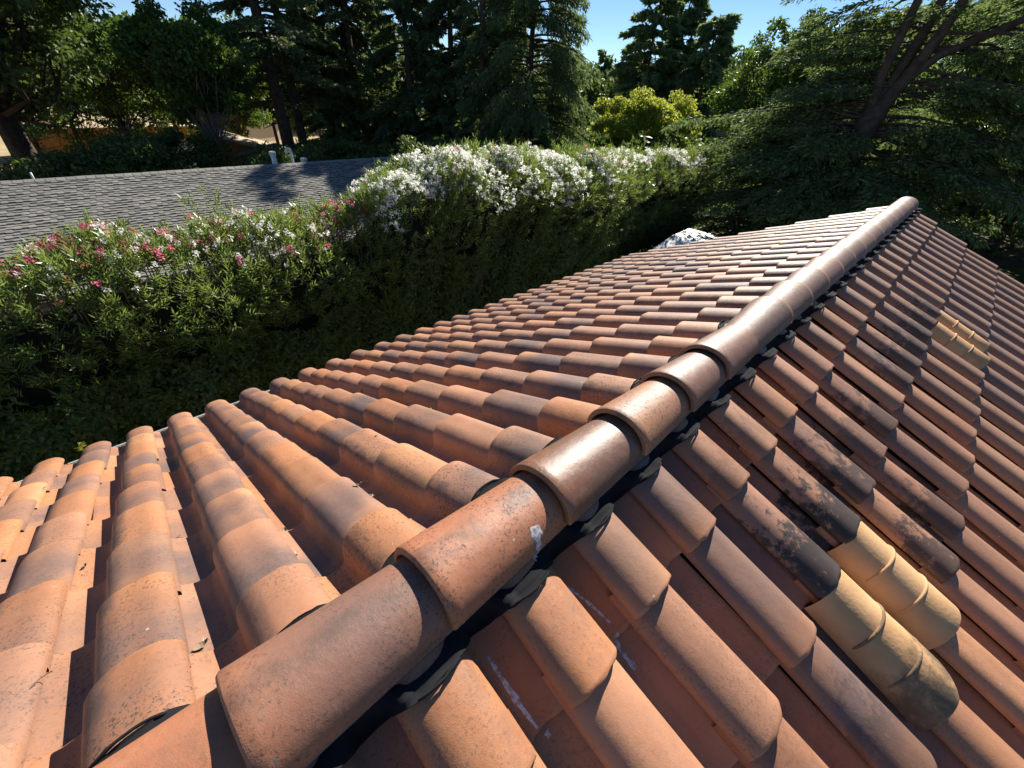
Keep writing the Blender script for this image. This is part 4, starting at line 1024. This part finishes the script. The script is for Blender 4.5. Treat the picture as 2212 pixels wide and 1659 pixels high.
for q in range(260):       # undergrowth belt under the garden trees
    a_ = random.uniform(-12, 64); D = random.uniform(30, 56); x, y = at(a_, D); g = float(gz(x, y)); n = 190; R_ = random.uniform(1.2, 2.4)
    d = norm(rng.normal(size=(n, 3))); d[:, 2] = np.abs(d[:, 2]); P = np.stack([x+d[:, 0]*R_, y+d[:, 1]*R_, g+d[:, 2]*random.uniform(1.8, 4.2)], 1)
    V.append(leaves(P, rng.normal(size=(n, 3))+d, rng.uniform(.25, .5, n), rng.uniform(.15, .3, n), .15, d))
V = np.concatenate(V); me = quads_mesh('undergrowth', V, 4, M_DARKL, rng.random(len(V)//4)**1.6)
o = bpy.data.objects.new('undergrowth', me); col.objects.link(o); tag(o, kind='stuff', label='dark undergrowth filling the ground under the tall trees', cat='undergrowth')

# ---------------------------------------------------------------- buildings glimpsed at the left
def shed(name, label, x, y, rot, w, d, h, roofz, over, walls, roofm, pitch, wins, cat='building'):
    z0 = float(gz(x, y))-.1; b = thing(name, label, cat, (x, y, z0), 'ochre buildings down the slope' if walls is M_OCHRE else None); c, s_ = math.cos(rot), math.sin(rot); Rm = np.array([[c, -s_, 0], [s_, c, 0], [0, 0, 1]]); org = (x, y, z0)
    m = MB(); pk = w/2*pitch
    pt = [(-w/2, 0), (w/2, 0), (w/2, h), (0, h+pk), (-w/2, h)]; A = [(p, -d/2, q) for p, q in pt]; Bq = [(p, d/2, q) for p, q in pt]
    m.add(np.array(A+Bq)@Rm.T+org, [(4, 3, 2, 1, 0), (5, 6, 7, 8, 9)]+[(i, (i+1) % 5, (i+1) % 5+5, i+5) for i in (1, 4, 0)]); m.build('wall', walls, b)
    m = MB()
    for sd_ in (-1, 1):
        x0, x1 = 0, sd_*(w/2+over); z_0, z_1 = h+pk+.06, h-over*pitch+.06; e = .14
        v = np.array([(x0, -d/2-over, z_0), (x1, -d/2-over, z_1), (x1, d/2+over, z_1), (x0, d/2+over, z_0)]); v = np.concatenate([v, v+[0, 0, e]])
        m.add(v@Rm.T+org, [(0, 1, 2, 3), (4, 7, 6, 5), (0, 4, 5, 1), (1, 5, 6, 2), (2, 6, 7, 3), (3, 7, 4, 0)])
    m.build('roof', roofm, b)
    for (lx, ly, wx, wz, zc) in wins:
        m = MB()
        if abs(ly) > abs(lx): m.box((lx-wx/2, ly-.03, zc), (lx+wx/2, ly+.03, zc+wz), Rm, org)
        else: m.box((lx-.03, ly-wx/2, zc), (lx+.03, ly+wx/2, zc+wz), Rm, org)
        wn = m.build('window', M_GLASS, b)
    return b
M_TANR = simple('tan_gravel_roof', (.55, .43, .28), .9, .2, 2)
x, y = at(84.5, 62); shed('ochre_building', 'long low ochre building with a pale gravel roof, seen under the tree crowns', x, y, math.radians(4), 6, 13, 2.6, 3, .5, M_OCHRE, M_TANR, .12, [(3.0, -3.5, 1.2, 1.2, 1.0), (3.0, 0, 1.2, 1.2, 1.0), (3.0, 3.5, .9, 2.0, .1)])
x, y = at(76.0, 40); shed('ochre_building', 'small ochre shed with a dark low gable, behind the maple trunk', x, y, math.radians(78), 6.5, 5, 1.9, 3, .5, M_OCHRE, M_TANR, .3, [(-1.4, -2.5, .8, .9, .8), (1.2, -2.5, .7, 1.6, .1)])
x, y = at(72.0, 36); shed('ochre_building', 'narrow ochre shed with a sunlit end wall, left of the twin redwoods', x, y, math.radians(60), 3.6, 3.5, 1.9, 3, .4, M_OCHRE, M_WOOD, .2, [(.6, -1.75, .6, .7, .9)])
x, y = at(73.4, 74); shed('white_bungalow', 'small pale bungalow in the distance between maple and redwoods', x, y, math.radians(30), 6, 7, 2.8, 3, .5, M_STUCCO, M_GREY, .35, [(-1.2, -3.5, 1.0, 1.1, 1.0), (1.2, -3.5, 1.0, 1.1, 1.0)], 'house')
# wooden fence behind the vent pipes
fx, fy = at(66.0, 25.5); fence = thing('board_fence', 'weathered board fence behind the vent pipes of the shingle roof', 'fence', (fx, fy, -1.1))
fd = norm(np.array([.35, 1., 0])); z0 = float(gz(fx, fy))
bm_ = MB(); bm_.box((-.07, -.012, 0), (.07, .012, 1.95)); bme = bm_.mesh('board', M_WOOD)
for q in range(-24, 25):
    o = bpy.data.objects.new('board', bme); col.objects.link(o); P = np.array([fx, fy, z0])+fd*q*.155
    o.location = Vector(P)-fence.location; o.rotation_euler = (0, 0, math.atan2(fd[1], fd[0])); o.scale[2] = random.uniform(.985, 1.01); o.parent = fence
m = MB()
for zz in (.5, 1.6):
    n_ = np.array([-fd[1], fd[0], 0])*.035; a = np.array([fx, fy, z0+zz])-fd*3.8+n_; b_ = a+fd*7.6; w_ = np.array([-fd[1], fd[0], 0])*.02; up = np.array([0, 0, .09])
    m.add(np.array([a-w_, b_-w_, b_+w_, a+w_, a-w_+up, b_-w_+up, b_+w_+up, a+w_+up]), [(0, 3, 2, 1), (4, 5, 6, 7), (0, 1, 5, 4), (1, 2, 6, 5), (2, 3, 7, 6), (3, 0, 4, 7)])
m.build('rail', M_WOOD, fence)

# ---------------------------------------------------------------- car parked past the end of the roof
def painted_reflection():
    b = NB('windscreen_painted_reflection'); n = b.noise(7, 5, .7)
    return b.fin(b.mix(b.ramp(n, .42, .58), (.16, .18, .19), (.80, .80, .80)), .3, None, .7, .35)  # pale and dark mottle paints the sky and branches mirrored in the glass
M_PAINT = simple('grey_blue_car_paint', (.10, .13, .16), .25, .1, 3, .6, .4); M_RUB = simple('black_rubber', (.02, .02, .02), .8); M_RED = simple('red_lamp_lens', (.6, .04, .03), .25)
M_SCREEN = painted_reflection()
car = thing('parked_car', 'dark blue-grey car with a glittering windscreen, parked past the roof end by the hedge', 'car', (-5.15, 14.2, 0))
prof_c = [(-2.15, .45), (-2.2, .72), (-1.95, .88), (-1.52, .99), (-.28, 1.45), (.85, 1.52), (1.7, 1.08), (2.15, 1.02), (2.2, .5), (2.1, .32), (-2.0, .30)]
m = MB(); n_ = len(prof_c); hw = .86
def cs(sd_): return [(sd_*(hw if z < 1.05 else hw-.22*(z-1.02)/.5), yy_, z) for yy_, z in prof_c]
v = np.array(cs(-1)+cs(-.8 if False else 1))+np.array([-5.15, 14.2, 0]); m.add(v, [tuple(range(n_)), tuple(range(2*n_-1, n_-1, -1))]+[(i, i+n_, (i+1) % n_+n_, (i+1) % n_) for i in range(n_)])
m.build('body', M_PAINT, car)
def glassq(name, q4, mat):
    q4 = np.array(q4, float)+np.array([-5.15, 14.2, 0]); nn = norm(np.cross(q4[1]-q4[0], q4[3]-q4[0])); m = MB(); m.add(np.concatenate([q4+nn*.008, q4-nn*.004]), [(0, 1, 2, 3), (0, 4, 5, 1), (1, 5, 6, 2), (2, 6, 7, 3), (3, 7, 4, 0)]); return m.build(name, mat, car)
glassq('windscreen', [(-.80, -1.50, 1.03), (.80, -1.50, 1.03), (.64, -.30, 1.46), (-.64, -.30, 1.46)], M_SCREEN)
glassq('side_window', [(.85, .75, 1.05), (.85, -.85, 1.08), (.68, -.30, 1.44), (.67, .70, 1.46)][::-1], M_GLASS)
glassq('side_window', [(-.85, .75, 1.05), (-.85, -.85, 1.08), (-.68, -.30, 1.44), (-.67, .70, 1.46)], M_GLASS)
for sx_ in (-1, 1):
    for yy_ in (-1.35, 1.35):
        m = MB(); c_ = np.array([-5.15+sx_*.78, 14.2+yy_, .32]); m.tube(np.array([c_-[.1, 0, 0], c_-[.09, 0, 0], c_+[.09, 0, 0], c_+[.1, 0, 0]]), [.27, .32, .32, .27], 20); wh_ = m.build('wheel', M_RUB, car)
    m = MB(); c_ = np.array([-5.15+sx_*.98, 14.2-.75, 1.02]); m.box((-.09, -.05, -.06), (.09, .05, .07), None, c_); m.build('wing_mirror', M_PAINT, car)
    m = MB(); c_ = np.array([-5.15+sx_*.62, 14.2-2.12, .74]); m.box((-.16, -.06, -.06), (.16, .05, .06), None, c_); m.build('headlight', M_PIPE, car)
    m = MB(); c_ = np.array([-5.15+sx_*.68, 14.2+2.17, .85]); m.box((-.12, -.05, -.07), (.12, .05, .07), None, c_); m.build('tail_light', M_RED, car)
